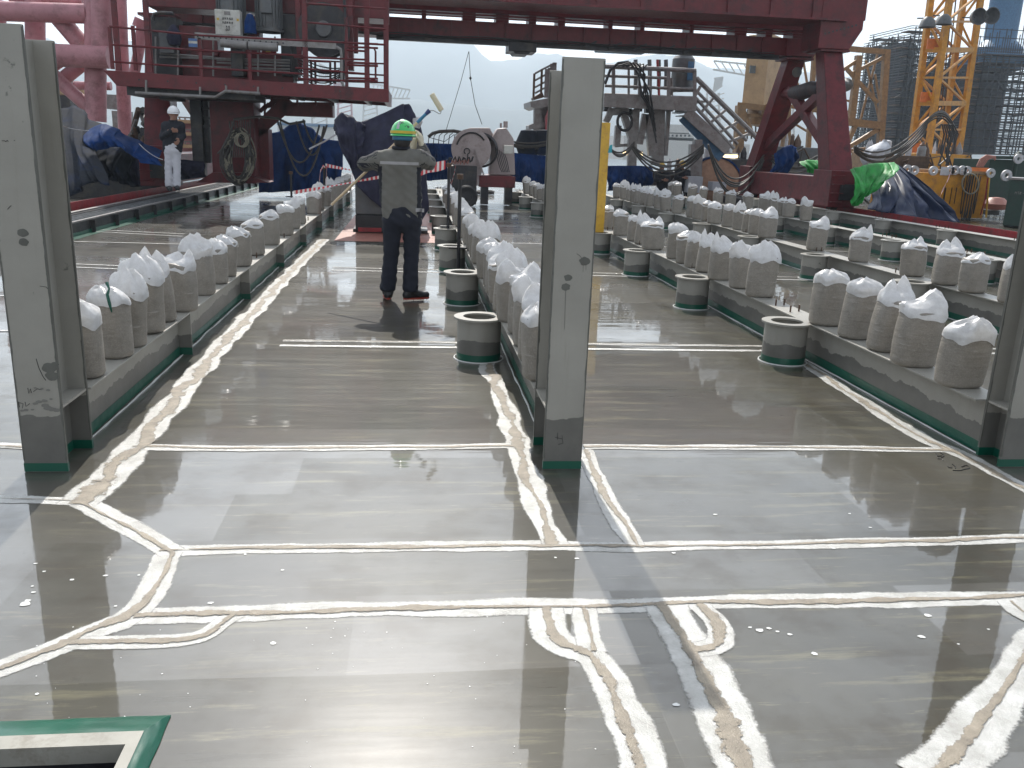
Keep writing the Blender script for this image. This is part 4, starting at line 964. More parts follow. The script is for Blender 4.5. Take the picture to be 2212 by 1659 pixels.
def bounds(parts, pad=.05):
    P = [np.array(q) for p in parts for q in (p[0], p[1])]; r = max(max(p[2], p[3]) for p in parts) + pad
    return np.min(P, 0) - r, np.max(P, 0) + r
def grow(parts, k, h, **kw): lo, hi = bounds(parts); return nets(field(parts, k, **kw), lo, hi, h)
def hand_parts(w_, d, n, s, curl, sc=1.0):
    """wrist, finger direction, palm normal (towards the palm side), thumb side axis"""
    w_, d, n, s = Vector(w_), Vector(d).normalized(), Vector(n).normalized(), Vector(s).normalized(); P = []
    pe = w_ + d * .085 * sc
    for k in (-1, -.33, .33, 1): P.append((w_ + s * .018 * k * sc, pe + s * .030 * k * sc, .017 * sc, .0135 * sc))
    for k, L in zip((-1, -.33, .33, 1), (.060, .074, .078, .068)):
        p = pe + s * .031 * k * sc; dd = d.copy(); nn = n.copy()
        for j, f_ in enumerate((.45, .32, .25)):
            a = curl * (.6 + .35 * j); dd2 = dd * math.cos(a) + nn * math.sin(a); nn = nn * math.cos(a) - dd * math.sin(a); dd = dd2
            q = p + dd * L * f_ * sc * 1.05; P.append((p, q, (.0105 - .001 * j) * sc, (.0095 - .001 * j) * sc)); p = q
    b_ = w_ + d * .025 * sc + s * .030 * sc; q = b_ + (s * .7 + d * .75 + n * .25).normalized() * .04 * sc; r = q + (d * .8 + n * .6).normalized() * .032 * sc
    P += [(b_, q, .014 * sc, .0115 * sc), (q, r, .0112 * sc, .009 * sc)]
    return [(tuple(a), tuple(b), c, e) for a, b, c, e in P]
def person(label, J, mats_, face, res=.014, gloves=None, hands=None, sidepick=None, helmet='ghel', bootdirs=None, grp=None, tw=1.0, collar=None):
    V = lambda k: Vector(J[k])
    base = (V('anL') + V('anR')) / 2; base.z -= .09
    t = thing('person', label, 'person', base, grp)
    f = Vector(face).normalized(); sd_ = f.cross(Vector((0, 0, 1))).normalized(); H = V('head')
    chest = (V('shL') + V('shR')) / 2 - Vector((0, 0, .10)); pel = (V('hipL') + V('hipR')) / 2; waist = chest.lerp(pel, .55)
    T = tuple
    bp = [(T(H + Vector((0, 0, .02))), T(H - f * .01 + Vector((0, 0, .045))), .088, .085), (T(H + f * .02 - Vector((0, 0, .05))), T(H + f * .045 - Vector((0, 0, .075))), .066, .045),
          (T(H + f * .092 + Vector((0, 0, -.005))), T(H + f * .108 - Vector((0, 0, .035))), .009, .014), (T(H - Vector((0, 0, .05))), T(V('neck')), .056, .062)]
    for s in (-1, 1):
        bp += [(T(H + sd_ * .086 * s + Vector((0, 0, .012))), T(H + sd_ * .086 * s - Vector((0, 0, .022))), .014, .011)]
    bp += [(T(chest), T(waist), .085, .075), (T(waist), T(pel), .075, .075), (T(V('neck')), T(chest), .055, .08)]
    for s in 'LR':
        bp += [(T(V('sh' + s)), T(V('el' + s)), .036, .032), (T(V('el' + s)), T(V('wr' + s)), .031, .026), (T(V('hip' + s)), T(V('kn' + s)), .055, .045), (T(V('kn' + s)), T(V('an' + s)), .044, .034)]
    body = grow(bp, .018, res).build('body', mats_['skin'], t, ang=180)
    # face details and hair
    m = MB()
    for s in (-1, 1): m.lathe([(.0001, -.006), (.011, 0), (.0001, .006)], H + f * .086 + sd_ * .032 * s + Vector((0, 0, .012)), 8)
    m.build('eyes', 'ink', t); MB().tube([H + f * .083 + sd_ * -.022 - Vector((0, 0, .062)), H + f * .096 - Vector((0, 0, .06)), H + f * .083 + sd_ * .022 - Vector((0, 0, .062))], .005, 5).build('mouth', 'primer', t)
    hp = [(T(H - f * .022 + Vector((0, 0, .03))), T(H - f * .03 - Vector((0, 0, .035))), .092, .078)]
    grow(hp, .01, .01).build('hair', 'hair', t, ang=180)
    # jacket
    jp = []
    w2 = (V('shR') - V('shL')).length / 2; cx_ = (V('shR') - V('shL')).normalized()
    up = Vector((0, 0, 1))
    for s in (-1, 1):
        a = chest + cx_ * s * (w2 * .42); jp += [(T(a + up * .05), T(waist + cx_ * s * .085), .128, .115, 1.15), (T(waist + cx_ * s * .085), T(pel + cx_ * s * .075 + up * .02), .115, .122, 1.15)]
        k = 'R' if s > 0 else 'L'; jp += [(T(V('sh' + k)), T(chest + up * .06), .085, .11), (T(V('neck') - up * .035), T(V('sh' + k)), .062, .075)]
        jp += [(T(V('sh' + k)), T(V('el' + k)), .080 * tw, .068 * tw), (T(V('el' + k)), T(V('wr' + k)), .066 * tw, .05 * tw)]
    J0 = [p if len(p) == 5 else p + (1.0,) for p in jp]
    def FJ(X, Y, Z):
        d = field(J0, .035, wr=.0045, fr=26, seed=2)(X, Y, Z)
        d = np.maximum(d, (pel.z - .075 + .006 * np.sin(X * 20)) - Z)
        return d
    lo, hi = bounds([p[:4] for p in J0]); mj = nets(FJ, lo, hi, res)
    if sidepick: mj.build('jacket', None, t, ang=180, mats=[mats_['jacket'], mats_['side']], pick=sidepick)
    else: mj.build('jacket', mats_['jacket'], t, ang=180)
    # collar
    MB().tube([V('neck') + Vector((math.cos(a) * .072, math.sin(a) * .075, .012 + .006 * math.sin(a))) for a in np.linspace(0, 2 * math.pi, 17)], .017, 8, cap=False).build('collar', mats_.get('collar', mats_['jacket']), t)
    # trousers
    tp = [(T(pel + up * .08 + cx_ * .06), T(pel + cx_ * .06), .118, .125, 1.1), (T(pel + up * .08 - cx_ * .06), T(pel - cx_ * .06), .118, .125, 1.1)]
    for s in 'LR': tp += [(T(V('hip' + s)), T(V('kn' + s)), .100, .074, 1.0), (T(V('kn' + s)), T(V('an' + s) + up * .02), .072, .080, 1.0)]
    def FT(X, Y, Z):
        d = field(tp, .02, wr=.005, fr=24, seed=5)(X, Y, Z); return np.maximum(d, (min(V('anL').z, V('anR').z) - .01) - Z)
    lo, hi = bounds([p[:4] for p in tp]); nets(FT, lo, hi, res).build('trousers', mats_['trousers'], t, ang=180)
    # boots
    for s in 'LR':
        a = V('an' + s); g = Vector((bootdirs or {'L': f, 'R': f})[s]).normalized(); z0 = a.z - .09
        heel = Vector((a.x, a.y, z0 + .045)) - g * .035; toe = Vector((a.x, a.y, z0 + .038)) + g * .17
        p = [(T(a + up * .05), T(a - up * .01), .056, .055), (T(a - up * .01), T(heel), .055, .04), (T(heel), T(toe), .042, .038), (T(a - up * .01), T(Vector((a.x, a.y, z0 + .05)) + g * .09), .05, .042)]
        def FB(X, Y, Z, p=p, z0=z0): return np.maximum(field(p, .02)(X, Y, Z), z0 + .014 - Z)
        lo, hi = bounds(p, .02); b_ = nets(FB, lo, hi, .009).build('boot', mats_['boot'], t, ang=60)
        m = MB(); n = Vector((-g.y, g.x, 0)); P = []
        for i in range(20):
            aa = 2 * math.pi * i / 20; u = math.cos(aa); P.append(Vector((a.x, a.y, 0)) + g * (.067 + .14 * u) + n * (.042 + .008 * u) * math.copysign(abs(math.sin(aa)) ** .7, math.sin(aa)))
        m.add([(q.x, q.y, z0) for q in P] + [(q.x, q.y, z0 + .018) for q in P], [tuple(range(20))[::-1], tuple(range(20, 40))] + [(i, (i + 1) % 20, (i + 1) % 20 + 20, i + 20) for i in range(20)])
        so_ = m.build('sole', mats_['sole'], b_)
        if mats_.get('spikes'):
            for i in range(0, 20, 2):
                q = P[i] * .92 + Vector((a.x, a.y, 0)) * .08; MB().lathe([(.0001, z0 - .02), (.003, z0), (.003, z0 + .002)], (q.x, q.y, 0), 6).build('spike', 'rust', b_)
    # hands or gloves
    for nm, (w_, d, n, s, curl) in (gloves or {}).items():
        p = hand_parts(w_, d, n, s, curl, 1.08); p.append((T(Vector(w_) - Vector(d).normalized() * .05), T(w_), .034, .03)); lo, hi = bounds(p, .01); nets(field(p, .006), lo, hi, .0045).build('glove', 'glove', t, ang=180)
    for nm, (w_, d, n, s, curl) in (hands or {}).items():
        p = hand_parts(w_, d, n, s, curl); p.append((T(Vector(w_) - Vector(d).normalized() * .04), T(w_), .026, .024)); lo, hi = bounds(p, .01); nets(field(p, .005), lo, hi, .005).build('hand', mats_['skin'], t, ang=180)
    # helmet
    c = H + up * .035 - f * .005
    Mx = Matrix((sd_, f, up)).transposed()
    def dome(u, v):
        a = 2 * math.pi * u; e = v * math.pi / 2; r = math.cos(e); rid = 1 + .03 * math.exp(-(math.sin(a * 1) / .12) ** 2 * 0 - (math.cos(a) * r / .10) ** 2) * (1 - .2 * r)
        return c + Mx @ Vector((.118 * r * math.cos(a), .138 * r * math.sin(a), .135 * math.sin(e) * rid))
    m = MB().grid(dome, 40, 14, closeu=True)
    def brim(u, v):
        a = 2 * math.pi * u; fr_ = max(0, math.sin(a)); o = (.006 + .035 * fr_ ** 2) * v
        return c + Mx @ Vector(((.118 + o * .6) * math.cos(a), (.138 + o) * math.sin(a), -.004 - .014 * v * (1 + .6 * fr_)))
    m.grid(brim, 40, 3, closeu=True); h_ = m.build('helmet', helmet, t, ang=50, solid=.003)
    return t, c, Mx
A = at
YW = 8.8
pole_a, pole_b = A(716, 443, 9.02), A(903, 263, 9.02)
poled = (pole_b - pole_a).normalized()
JW = dict(head=A(871, 298, YW) , neck=A(866, 322, YW - .01), shL=A(818, 346, YW), shR=A(908, 344, YW), elL=A(789, 354, YW + .05), elR=A(926, 352, YW + .1),
          wrL=A(880, 326, YW + .26), wrR=A(911, 318, YW + .18), hipL=A(848, 474, YW), hipR=A(890, 474, YW), knL=A(845, 552, YW + .02), knR=A(889, 552, YW + .02), anL=A(838, 633, YW), anR=A(886, 633, YW - .02))
gz_ = gz(838, 651).z
for k in ('anL', 'anR'): JW[k].z = .115
sx0 = A(818, 380, YW).x; sx1 = A(912, 380, YW).x; zs = A(860, 352, YW).z; xc = (JW['shL'].x + JW['shR'].x) / 2; zw = JW['shL'].z
def pick_w(c, n):
    if abs(c.x - xc) > .195 and zw - .62 < c.z < zw - .035 and n.z < .15: return 1
    if abs(c.x - xc) <= .21 and c.z < zw - .05 and abs(c.x - xc) > .165 + .02 * (zw - c.z): return 1
    if abs(c.x - xc) > .21 and n.z < -.35: return 1
    return 0
tw_, hc, hM = person('worker seen from behind in grey jacket, navy trousers and green helmet, raising gloved hands beside his face', JW,
       dict(skin='skin', jacket='jack', side='jacknavy', collar='jacknavy', trousers='trou', boot='boot', sole='sole', spikes=True), (.34, .94, 0), res=.0125, sidepick=pick_w,
       gloves={'L': (A(893, 321, YW + .24), (.05, .25, 1.0), (.75, .6, -.1), (-.5, .6, .1), .65), 'R': (A(911, 314, YW + .16), (-.18, .2, 1.0), (-.75, .6, 0), (-.4, -.7, .2), .75)},
       bootdirs={'L': (-.1, 1, 0), 'R': (.93, .36, 0)})
tw_['label'] = 'worker seen from behind, grey jacket, navy trousers, green helmet, gloved hands raised beside his face'
# reflective back band, helmet band, hem tab
jm = next(o for o in tw_.children if o.name.startswith('jacket'))
def bandmesh(z0, z1, x0, x1, off=.004):
    """strip lying on the back of the jacket: project columns onto the jacket surface"""
    dg = None; me = jm.data; base = Vector(tw_['_b'])
    from mathutils.bvhtree import BVHTree
    bt = BVHTree.FromPolygons([v.co + base for v in me.vertices], [tuple(p.vertices) for p in me.polygons])
    m = MB(); nx_, nz_ = 26, 4; ok = []
    for j in range(nz_ + 1):
        for i in range(nx_ + 1):
            x = x0 + (x1 - x0) * i / nx_; z = z0 + (z1 - z0) * j / nz_; h = bt.ray_cast(Vector((x, YW - 1.5, z)), Vector((0, 1, 0)))
            y = h[0].y if h[0] is not None else YW - .1
            m.v.append(Vector((x, y - off, z)))
    for j in range(nz_):
        for i in range(nx_): a = j * (nx_ + 1) + i; m.f.append((a, a + 1, a + nx_ + 2, a + nx_ + 1))
    return m
bandmesh(zs - .014, zs + .014, xc - .185, xc + .185).build('reflective_band', 'refl', tw_, ang=180)
bandmesh(A(905, 452, YW).z - .02, A(905, 452, YW).z + .015, A(898, 455, YW).x, A(916, 455, YW).x, .006).build('hem_tab', 'refl', tw_, ang=180)
def hband(u, v):
    a = 2 * math.pi * u; return hc + hM @ Vector((.1205 * math.cos(a), .1405 * math.sin(a), .006 + .024 * v))
MB().grid(hband, 40, 2, closeu=True).build('helmet_band', 'ybelt', tw_)
def stk(u, v): a = -1.75 + .26 * u; e = .35 + .55 * v; return hc + hM @ Vector((.1205 * math.cos(e) * math.cos(a), .1405 * math.cos(e) * math.sin(a), .1375 * math.sin(e)))
MB().grid(stk, 6, 6).build('helmet_sticker', 'lug', tw_)
def ebx(u, v): a = -math.pi * .95 + math.pi * .9 * u; return hc + hM @ Vector((.100 * math.cos(a), .112 * math.sin(a), -.012 - .045 * v))
MB().grid(ebx, 18, 3).build('neck_strap', 'bgrip', tw_, solid=.003)
# paint roller on its pole
t = thing('paint_roller', 'paint roller with cream nap on a long wooden pole held by the worker in the green helmet', 'paint roller', pole_a)
t['label'] = 'cream paint roller on a long wooden pole held by the green helmeted worker'
MB().tube([pole_a, pole_b], .013, 10).build('pole', 'wood', t)
g1, g2, g3 = A(901, 265, 9.02), A(916, 250, 9.02), A(928, 238.5, 9.02)
h_ = MB().tube([g1, g1.lerp(g2, .3), g2, g2.lerp(g3, .35)], [.016, .0175, .0155, .017], 10).build('handle', 'bgrip', t)
MB().tube([g2.lerp(g3, .3), g3], [.018, .024], 10).build('handle_end', 'dgrip', t)
MB().tube([g3, A(937, 239, 9.02), A(949, 246, 9.02), A(952, 244.5, 9.02), A(953, 240, 9.02)], .0035, 6).build('wire_frame', 'galv', t)
ra_, rb_ = A(932.5, 203, 9.02), A(954, 239, 9.02); dd_ = (rb_ - ra_).normalized()
MB().tube([ra_, ra_ + dd_ * .004, rb_ - dd_ * .004, rb_], [.022, .027, .027, .022], 18).build('roller_nap', 'nap', t)
MB().tube([ra_ - dd_ * .003, ra_ + dd_ * .002], .012, 12).build('core_end', 'lug', t)
# supervisor with white helmet on the left rail
YS = 19.2
JS = dict(head=A(375, 247, YS), neck=A(374, 262, YS), shL=A(358, 272, YS), shR=A(390, 272, YS), elL=A(352, 296, YS), elR=A(394, 294, YS), wrL=A(368, 283, YS - .3), wrR=A(386, 300, YS - .14), hipL=A(366, 324, YS), hipR=A(380, 324, YS),
          knL=A(364, 362, YS), knR=A(382, 362, YS), anL=A(365, 402, YS), anR=A(382, 401, YS))
person('person in white helmet, dark jacket and white trousers standing on the left crane rail', JS, dict(skin='skin', jacket='jacknavy', trousers='wtrou', boot='boot', sole='boot'), (.35, -.93, .0), res=.016, helmet='whel',
       hands={'L': (A(369, 282, YS - .31), (1, -.15, .08), (0, -.9, -.4), (0, -.4, .9), .35), 'R': (A(387, 301, YS - .15), (-.2, -.8, -.7), (-.8, -.2, 0), (0, -.4, .9), .6)})
# two workers crouching far back between the bags
for i, (px, py, lb) in enumerate(((1430, 362, 'dark clothed person in tan helmet bending down beside the far blue tarpaulin'), (1474, 357, 'dark clothed person in tan helmet standing with folded arms behind the far sand bags'))):
    Yp = 30.0; o = lambda x, y, dy=0: A(px + x, py + y, Yp + dy)
    JP = dict(head=o(0, 0, -.15), neck=o(1, 9, -.05), shL=o(-11, 15), shR=o(12, 15), elL=o(-14, 27, -.1), elR=o(15, 27, -.1), wrL=o(2, 27, -.35), wrR=o(-2, 30, -.35), hipL=o(-5, 42), hipR=o(6, 42), knL=o(-5, 62, -.05), knR=o(7, 62, -.05), anL=o(-5, 84), anR=o(6, 84))
    person(lb, JP, dict(skin='skin', jacket='jacknavy', trousers='trou', boot='boot', sole='boot'), (-.2, -1, 0), res=.03, helmet='yhel', hands={'L': (o(3, 27, -.37), (1, -.1, 0), (0, -1, 0), (0, 0, 1), .3)})

# ================================================================== TARPAULINS AND WRAPPED THINGS
def sheet(name, m_, label, top, bot, Yt, Yb, fold=.10, fr=7., seed=0., nu=70, nv=26, group=None, bulge=.3, th=.006, parent=None, sagz=.0, cat='tarpaulin'):
    """cloth hung between a top and a bottom traced line (each gets its own depth), with folds"""
    def pl(L, u):
        n = len(L) - 1; k = min(int(u * n), n - 1); t_ = u * n - k; return (L[k][0] * (1 - t_) + L[k + 1][0] * t_, L[k][1] * (1 - t_) + L[k + 1][1] * t_)
    def fn(u, v):
        a = A(*pl(top, u), Yt); b = A(*pl(bot, u), Yb); p = a.lerp(b, v)
        f1 = nz(u * fr + seed, v * 1.2, seed) + .5 * nz(u * fr * 2.3, v * 2.5, seed + 4) + .25 * nz(u * fr * 5, v * 6, seed + 8); k = .25 + .75 * math.sin(min(1, v * 1.15) * 2.2) if v < 1 else .5
        p.y += fold * f1 * (.4 + v) - bulge * math.sin(v * math.pi) * .5
        p.x += fold * .4 * nz(u * fr * 1.3, v * 2, seed + 12); p.z += sagz * f1 * .3
        return p
    mb = MB().grid(fn, nu, nv)
    if parent: return mb.build(name, m_, parent, ang=180, solid=th)
    return single(mb, name, m_, label, cat, group, ang=180, solid=th)
sheet('tarpaulin', 'bgrey', 'faded grey blue tarpaulin heap draped at far left beside the left column', [(80, 240), (112, 238), (135, 234), (160, 228), (180, 238), (195, 258), (225, 270)], [(80, 445), (112, 442), (140, 430), (165, 415), (195, 395), (215, 392), (240, 400)], 22.5, 17.6, .35, 5, 1, bulge=1.2)
sheet('tarpaulin', 'blue', 'bright blue tarpaulin sagging over the heap behind the white helmeted person', [(190, 282), (215, 268), (232, 268), (260, 284), (290, 300), (320, 312), (352, 326)], [(196, 330), (212, 325), (240, 318), (262, 318), (285, 335), (310, 352), (352, 358)], 20.4, 19.6, .22, 6, 3, bulge=.5)
sheet('tarpaulin', 'bgrey', 'grey blue tarpaulin side hanging below the bright blue one at left', [(192, 300), (215, 312), (250, 318), (270, 318), (290, 340)], [(192, 396), (210, 392), (240, 388), (270, 398), (290, 402)], 20.6, 19.9, .3, 6, 5, bulge=.5)
sheet('tarpaulin', 'navy', 'dark navy tarpaulin wall behind the white helmeted person', [(268, 318), (300, 335), (340, 345), (400, 345), (440, 350)], [(280, 404), (320, 402), (360, 396), (400, 388), (445, 382)], 22.0, 22.0, .2, 6, 7, bulge=.2)
sheet('blue_tarpaulin_fence', 'blue', 'blue tarpaulin screen behind the red lower beam, left of the wrapped machine', [(560, 292), (600, 285), (640, 262), (670, 275), (700, 300), (740, 305)], [(560, 415), (600, 415), (660, 412), (700, 402), (740, 400)], 25.6, 25.0, .25, 8, 9, cat='tarpaulin screen')
sheet('blue_tarpaulin_fence', 'blue', 'blue tarpaulin screen between the wrapped machine and the winch', [(895, 310), (930, 309), (960, 310), (1000, 312)], [(895, 390), (930, 390), (960, 388), (1000, 386)], 27, 27, .2, 8, 11, cat='tarpaulin screen')
sheet('blue_tarpaulin_fence', 'blue', 'blue tarpaulin screen between the winch and the central column', [(1080, 328), (1110, 330), (1150, 334), (1200, 338)], [(1080, 392), (1110, 392), (1150, 398), (1200, 402)], 27.5, 27.2, .2, 8, 13, cat='tarpaulin screen')
sheet('blue_tarpaulin_fence', 'blue', 'blue tarpaulin screen just right of the yellow post', [(1310, 358), (1340, 358), (1380, 358), (1408, 360)], [(1310, 412), (1340, 412), (1380, 405), (1408, 400)], 29, 29, .25, 9, 15, cat='tarpaulin screen')
single(MB().box(-12, -5.9, 22.5, 22.6, 0, .9), 'low_wall', 'dark', 'low dark steel wall behind the tarpaulins on the left', 'steel wall', smooth=False)
for i, (p, q, Yq, lb) in enumerate((((112, 262), (192, 282), 19.8, 'upper thin rope pulled over the faded tarpaulin heap at far left'), ((300, 310), (352, 345), 19.2, 'thin rope along the edge of the bright blue tarpaulin'))):
    single(MB().tube(sag(A(*p, Yq), A(*q, Yq), .05), .008, 5), 'rope', 'lug', lb, 'rope')
# wrapped machine behind the worker
t = thing('wrapped_machine', 'machine wrapped in dark navy tarpaulin standing just behind the green helmeted worker', 'machine', (-.3, 15.8, 0))
YM = 15.6
a, b = A(768, 495, YM), A(925, 410, YM)
MB().box(a.x, b.x - .15, YM, YM + 1.1, .32, 1.2).build('cabinet', 'motor', t, smooth=False, bevel=.02)
MB().box(a.x, b.x - .15, YM - .02, YM + 1.12, .06, .315).build('base_frame', 'black', t, smooth=False, bevel=.01)
MB().box(a.x + .05, a.x + .45, YM - .06, YM - .021, .03, .10).build('red_foot', 'red2', t, smooth=False)
MB().box(a.x - .05, b.x, YM + .1, YM + 1.0, 0, .058).build('skid', 'dark', t, smooth=False)
def wrap_fn(outline_top, outline_bot, Yc, depth, seed):
    def pl(L, u):
        n = len(L) - 1; k = min(int(u * n), n - 1); t_ = u * n - k; return (L[k][0] * (1 - t_) + L[k + 1][0] * t_, L[k][1] * (1 - t_) + L[k + 1][1] * t_)
    def fn(u, v):
        s_ = u * 2 if u < .5 else 2 - u * 2; side = -1 if u < .5 else 1
        a_ = A(*pl(outline_top, s_), Yc); b_ = A(*pl(outline_bot, s_), Yc); p = a_.lerp(b_, v)
        e = math.sin(s_ * math.pi) ** .45 * depth * (.25 + .75 * min(1, v * 2.2)); p.y += side * e
        k = nz(u * 13 + seed, v * 2.2, seed) + .6 * nz(u * 5, v * 6, seed + 3) + .35 * nz(u * 31, v * 9, seed + 5); n_ = .05 * k
        p.y += side * n_ * 1.8; p.x += n_ * .6; p.z += .02 * k
        return p
    return fn
MB().grid(wrap_fn([(752, 282), (768, 268), (790, 262), (815, 251), (842, 239), (870, 225), (884, 225), (897, 246), (910, 280)], [(758, 335), (763, 372), (775, 400), (800, 425), (835, 450), (870, 480), (900, 488), (925, 450), (925, 440)], YM + .3, .55, 2), 110, 34, closeu=True).build('navy_cover', 'navy', t, ang=180, solid=.01)
MB().grid(wrap_fn([(720, 278), (725, 258), (737, 244), (758, 252), (770, 262), (792, 268)], [(735, 305), (742, 330), (755, 352), (765, 366), (776, 360), (800, 330)], YM + .1, .38, 6), 80, 24, closeu=True).build('bunched_cover', 'navy', t, ang=180, solid=.01)
MB().tube([A(899, 276, YM), A(902, 262, YM), A(900, 254, YM)], [.06, .09, .07], 9).build('white_knob', 'lug', t)
# green and dark blue plastic sheets by the right crane leg
sheet('green_plastic_sheet', 'green', 'shiny green plastic sheet hanging beside the right crane leg', [(1836, 366), (1860, 358), (1890, 352), (1918, 352), (1932, 350)], [(1838, 440), (1846, 446), (1856, 438), (1878, 418), (1902, 392)], 21.3, 20.6, .3, 6, 21, bulge=.5, nu=50, nv=30, cat='plastic sheet')
sheet('dark_blue_plastic_sheet', 'plblue', 'dark blue plastic sheet sloping down from the green one at right', [(1900, 368), (1916, 362), (1930, 356), (1938, 356)], [(1868, 450), (1930, 463), (2010, 474), (2085, 482)], 21.8, 20.0, .32, 9, 23, bulge=.35, nu=60, nv=30, cat='plastic sheet')
sheet('tarpaulin', 'blue', 'blue tarpaulin wrapped round the foot of the far crane leg', [(1672, 332), (1690, 318), (1712, 312), (1722, 325)], [(1660, 378), (1680, 372), (1700, 378), (1720, 345)], 26.4, 26.2, .25, 5, 25, bulge=.4, nu=30, nv=20)
sheet('green_plastic_sheet', 'green', 'small dark green sheet lying between the two right crane legs', [(1726, 350), (1745, 345), (1778, 348)], [(1740, 372), (1760, 376), (1775, 376)], 25.9, 25.7, .2, 5, 27, bulge=.3, nu=24, nv=14, cat='plastic sheet')

# ================================================================== WINCH AND THINGS ROUND IT
YN = 24.0
t = thing('winch', 'grey pink cable winch with round flange standing behind the bags at centre', 'winch', (A(1040, 410, YN).x, YN, .3))
f_ = lambda x, y, Y=YN: A(x, y, Y)
def plate(pts, Y0, Y1): return MB().prism([(f_(x, y, Y0).x, f_(x, y, Y0).z) for x, y in pts], Y0, Y1)
plate([(1058, 378), (1062, 300), (1075, 278), (1094, 276), (1110, 300), (1113, 378)], YN + .5, YN + 1.1).build('gear_case', 'winch', t, smooth=False, bevel=.03)
plate([(1004, 280), (1016, 276), (1058, 276), (1070, 300), (1070, 330), (1004, 330)], YN + .9, YN + 1.1).build('rear_cheek', 'winch', t, smooth=False, bevel=.02)
c = f_(1018, 322); MB().lathe([(.001, -.06), (.42, -.06), (.53, -.04), (.53, .04), (.42, .06), (.001, .06)], c, 40, 'Y').build('drum_flange', 'winch', t)
plate([(968, 378), (985, 322), (1045, 322), (1040, 378)], YN - .05, YN + .1).build('side_stand', 'winch', t, smooth=False)
MB().lathe([(.40, 0), (.46, .05), (.44, .45), (.36, .9)], c + Vector((.28, .1, -.02)), 32, 'Y').build('cable_drum', 'wire', t)
MB().tube([c + Vector((.40 * math.cos(a), -.09, .42 * math.sin(a))) for a in np.linspace(.6, 2.9, 14)], .022, 6).build('arched_slot', 'dark', t)
MB().tube([c + Vector((.075 * math.cos(a) - .12, -.1, .075 * math.sin(a) - .06)) for a in np.linspace(-1.3, 4.2, 14)], .014, 6).build('hand_lever', 'dark', t)
MB().tube([c + Vector((-.1, -.1, -.12)), c + Vector((-.1, -.1, -.3))], .014, 6).build('hand_lever', 'dark', t)
MB().bar(c + Vector((.1, -.12, .02)), c + Vector((.34, -.14, -.66)), .05, .04).build('brake_arm', 'winch', t, smooth=False)
MB().lathe([(.001, -.05), (.06, -.05), (.06, .12), (.001, .12)], f_(1092, 272, YN + .8), 12).build('lifting_lug', 'winch', t); MB().tube([f_(1082, 276, YN + .8), f_(1082, 266, YN + .8)], .03, 8).build('breather', 'winch', t)
MB().box(f_(1035, 395).x, f_(1113, 395).x, YN, YN + 1.3, f_(1074, 405).z, f_(1074, 380).z).build('red_skid', 'red', t, smooth=False, bevel=.01)
MB().box(f_(1040, 405).x, f_(1056, 405).x, YN + .1, YN + .4, .02, f_(1050, 405).z).build('skid_foot', 'dark', t, smooth=False); MB().box(f_(1092, 405).x, f_(1108, 405).x, YN + .1, YN + .4, .02, f_(1100, 405).z).build('skid_foot', 'dark', t, smooth=False)
m = MB(); m.box(f_(1088, 320).x, f_(1108, 320).x, YN - .1, YN + .1, f_(1098, 332).z, f_(1098, 314).z); m.build('junction_box', 'cab', t, smooth=False, bevel=.01)
for k in range(6): MB().tube(sag(f_(1070 + k * 4, 318 + k * 3, YN - .05), f_(1085 + k * 3, 372, YN - .1), .1 - .03 * k, 10), .012, 5).build('control_cable', 'black', t)
t = thing('hydraulic_unit', 'dark hydraulic unit with black hoses standing in front of the winch', 'power unit', f_(995, 415, YN - .6))
Yh = YN - .6
MB().box(A(970, 390, Yh).x, A(1030, 390, Yh).x, Yh, Yh + .45, .05, A(1000, 358, Yh).z).build('tank', 'dark', t, smooth=False, bevel=.02)
MB().tube([A(965 + 3 * i, 345 + 7 * math.sin(i * 1.9), Yh - .03) for i in range(20)], .025, 6).build('hose', 'black', t); MB().tube([A(975 + 2.5 * i, 350 + 6 * math.cos(i * 2.3), Yh - .06) for i in range(16)], .02, 6).build('hose', 'primer', t)
Yt_ = 22.6; c = A(1009, 392, Yt_)
t = thing('tyre_fender', 'black rubber tyre leaning against the hydraulic unit', 'tyre', (c.x, c.y, 0)); MB().lathe([(.14, -.09), (.24, -.11), (.28, -.06), (.28, .06), (.24, .11), (.14, .09), (.14, -.09)], (c.x, c.y, .3), 32, 'Y').build('rubber_ring', 'black', t)
MB().lathe([(.001, -.05), (.14, -.05), (.14, .05), (.001, .05)], (c.x, c.y, .3), 24, 'Y').build('hub', 'dark', t)
pts = []; c = gz(1047, 421)
for i in range(120):
    a = i * .33; r = .30 + .05 * nz(i * .1, 3) - .02 * (i % 19) / 19; pts.append(Vector((c.x + r * math.cos(a), c.y + 1.3 * r * math.sin(a), .03 + .0009 * i)))
single(MB().tube(pts, .018, 6), 'rope_coil', 'cable', 'coil of grey rope lying on the deck in front of the winch', 'rope coil')
t = thing('crane_sling', 'thin wire sling hanging in a narrow peak above the winch', 'wire sling', A(1091, 272, YN + 1.4))
pk = A(1063.5 - 50, 112, YN + 2)
D3 = lambda x, y: ((800 + .2893 * x) * .8640625, (100 + .2893 * y) * .8640625)
MB().tube([A(*D3(1090, 780), YN + 2), A(*D3(1220, 350), YN + 2), A(*D3(1285, 100), YN + 2)], .008, 5).build('wire', 'dark', t)
MB().tube([A(*D3(1400, 730), YN + 1.4), A(*D3(1340, 560), YN + 1.6), A(*D3(1300, 330), YN + 1.8), A(*D3(1287, 100), YN + 2)], .009, 5).build('wire', 'dark', t)
MB().lathe([(.001, -.06), (.04, 0), (.001, .06)], A(*D3(1300, 330), YN + 1.8), 10).build('shackle', 'dark', t)
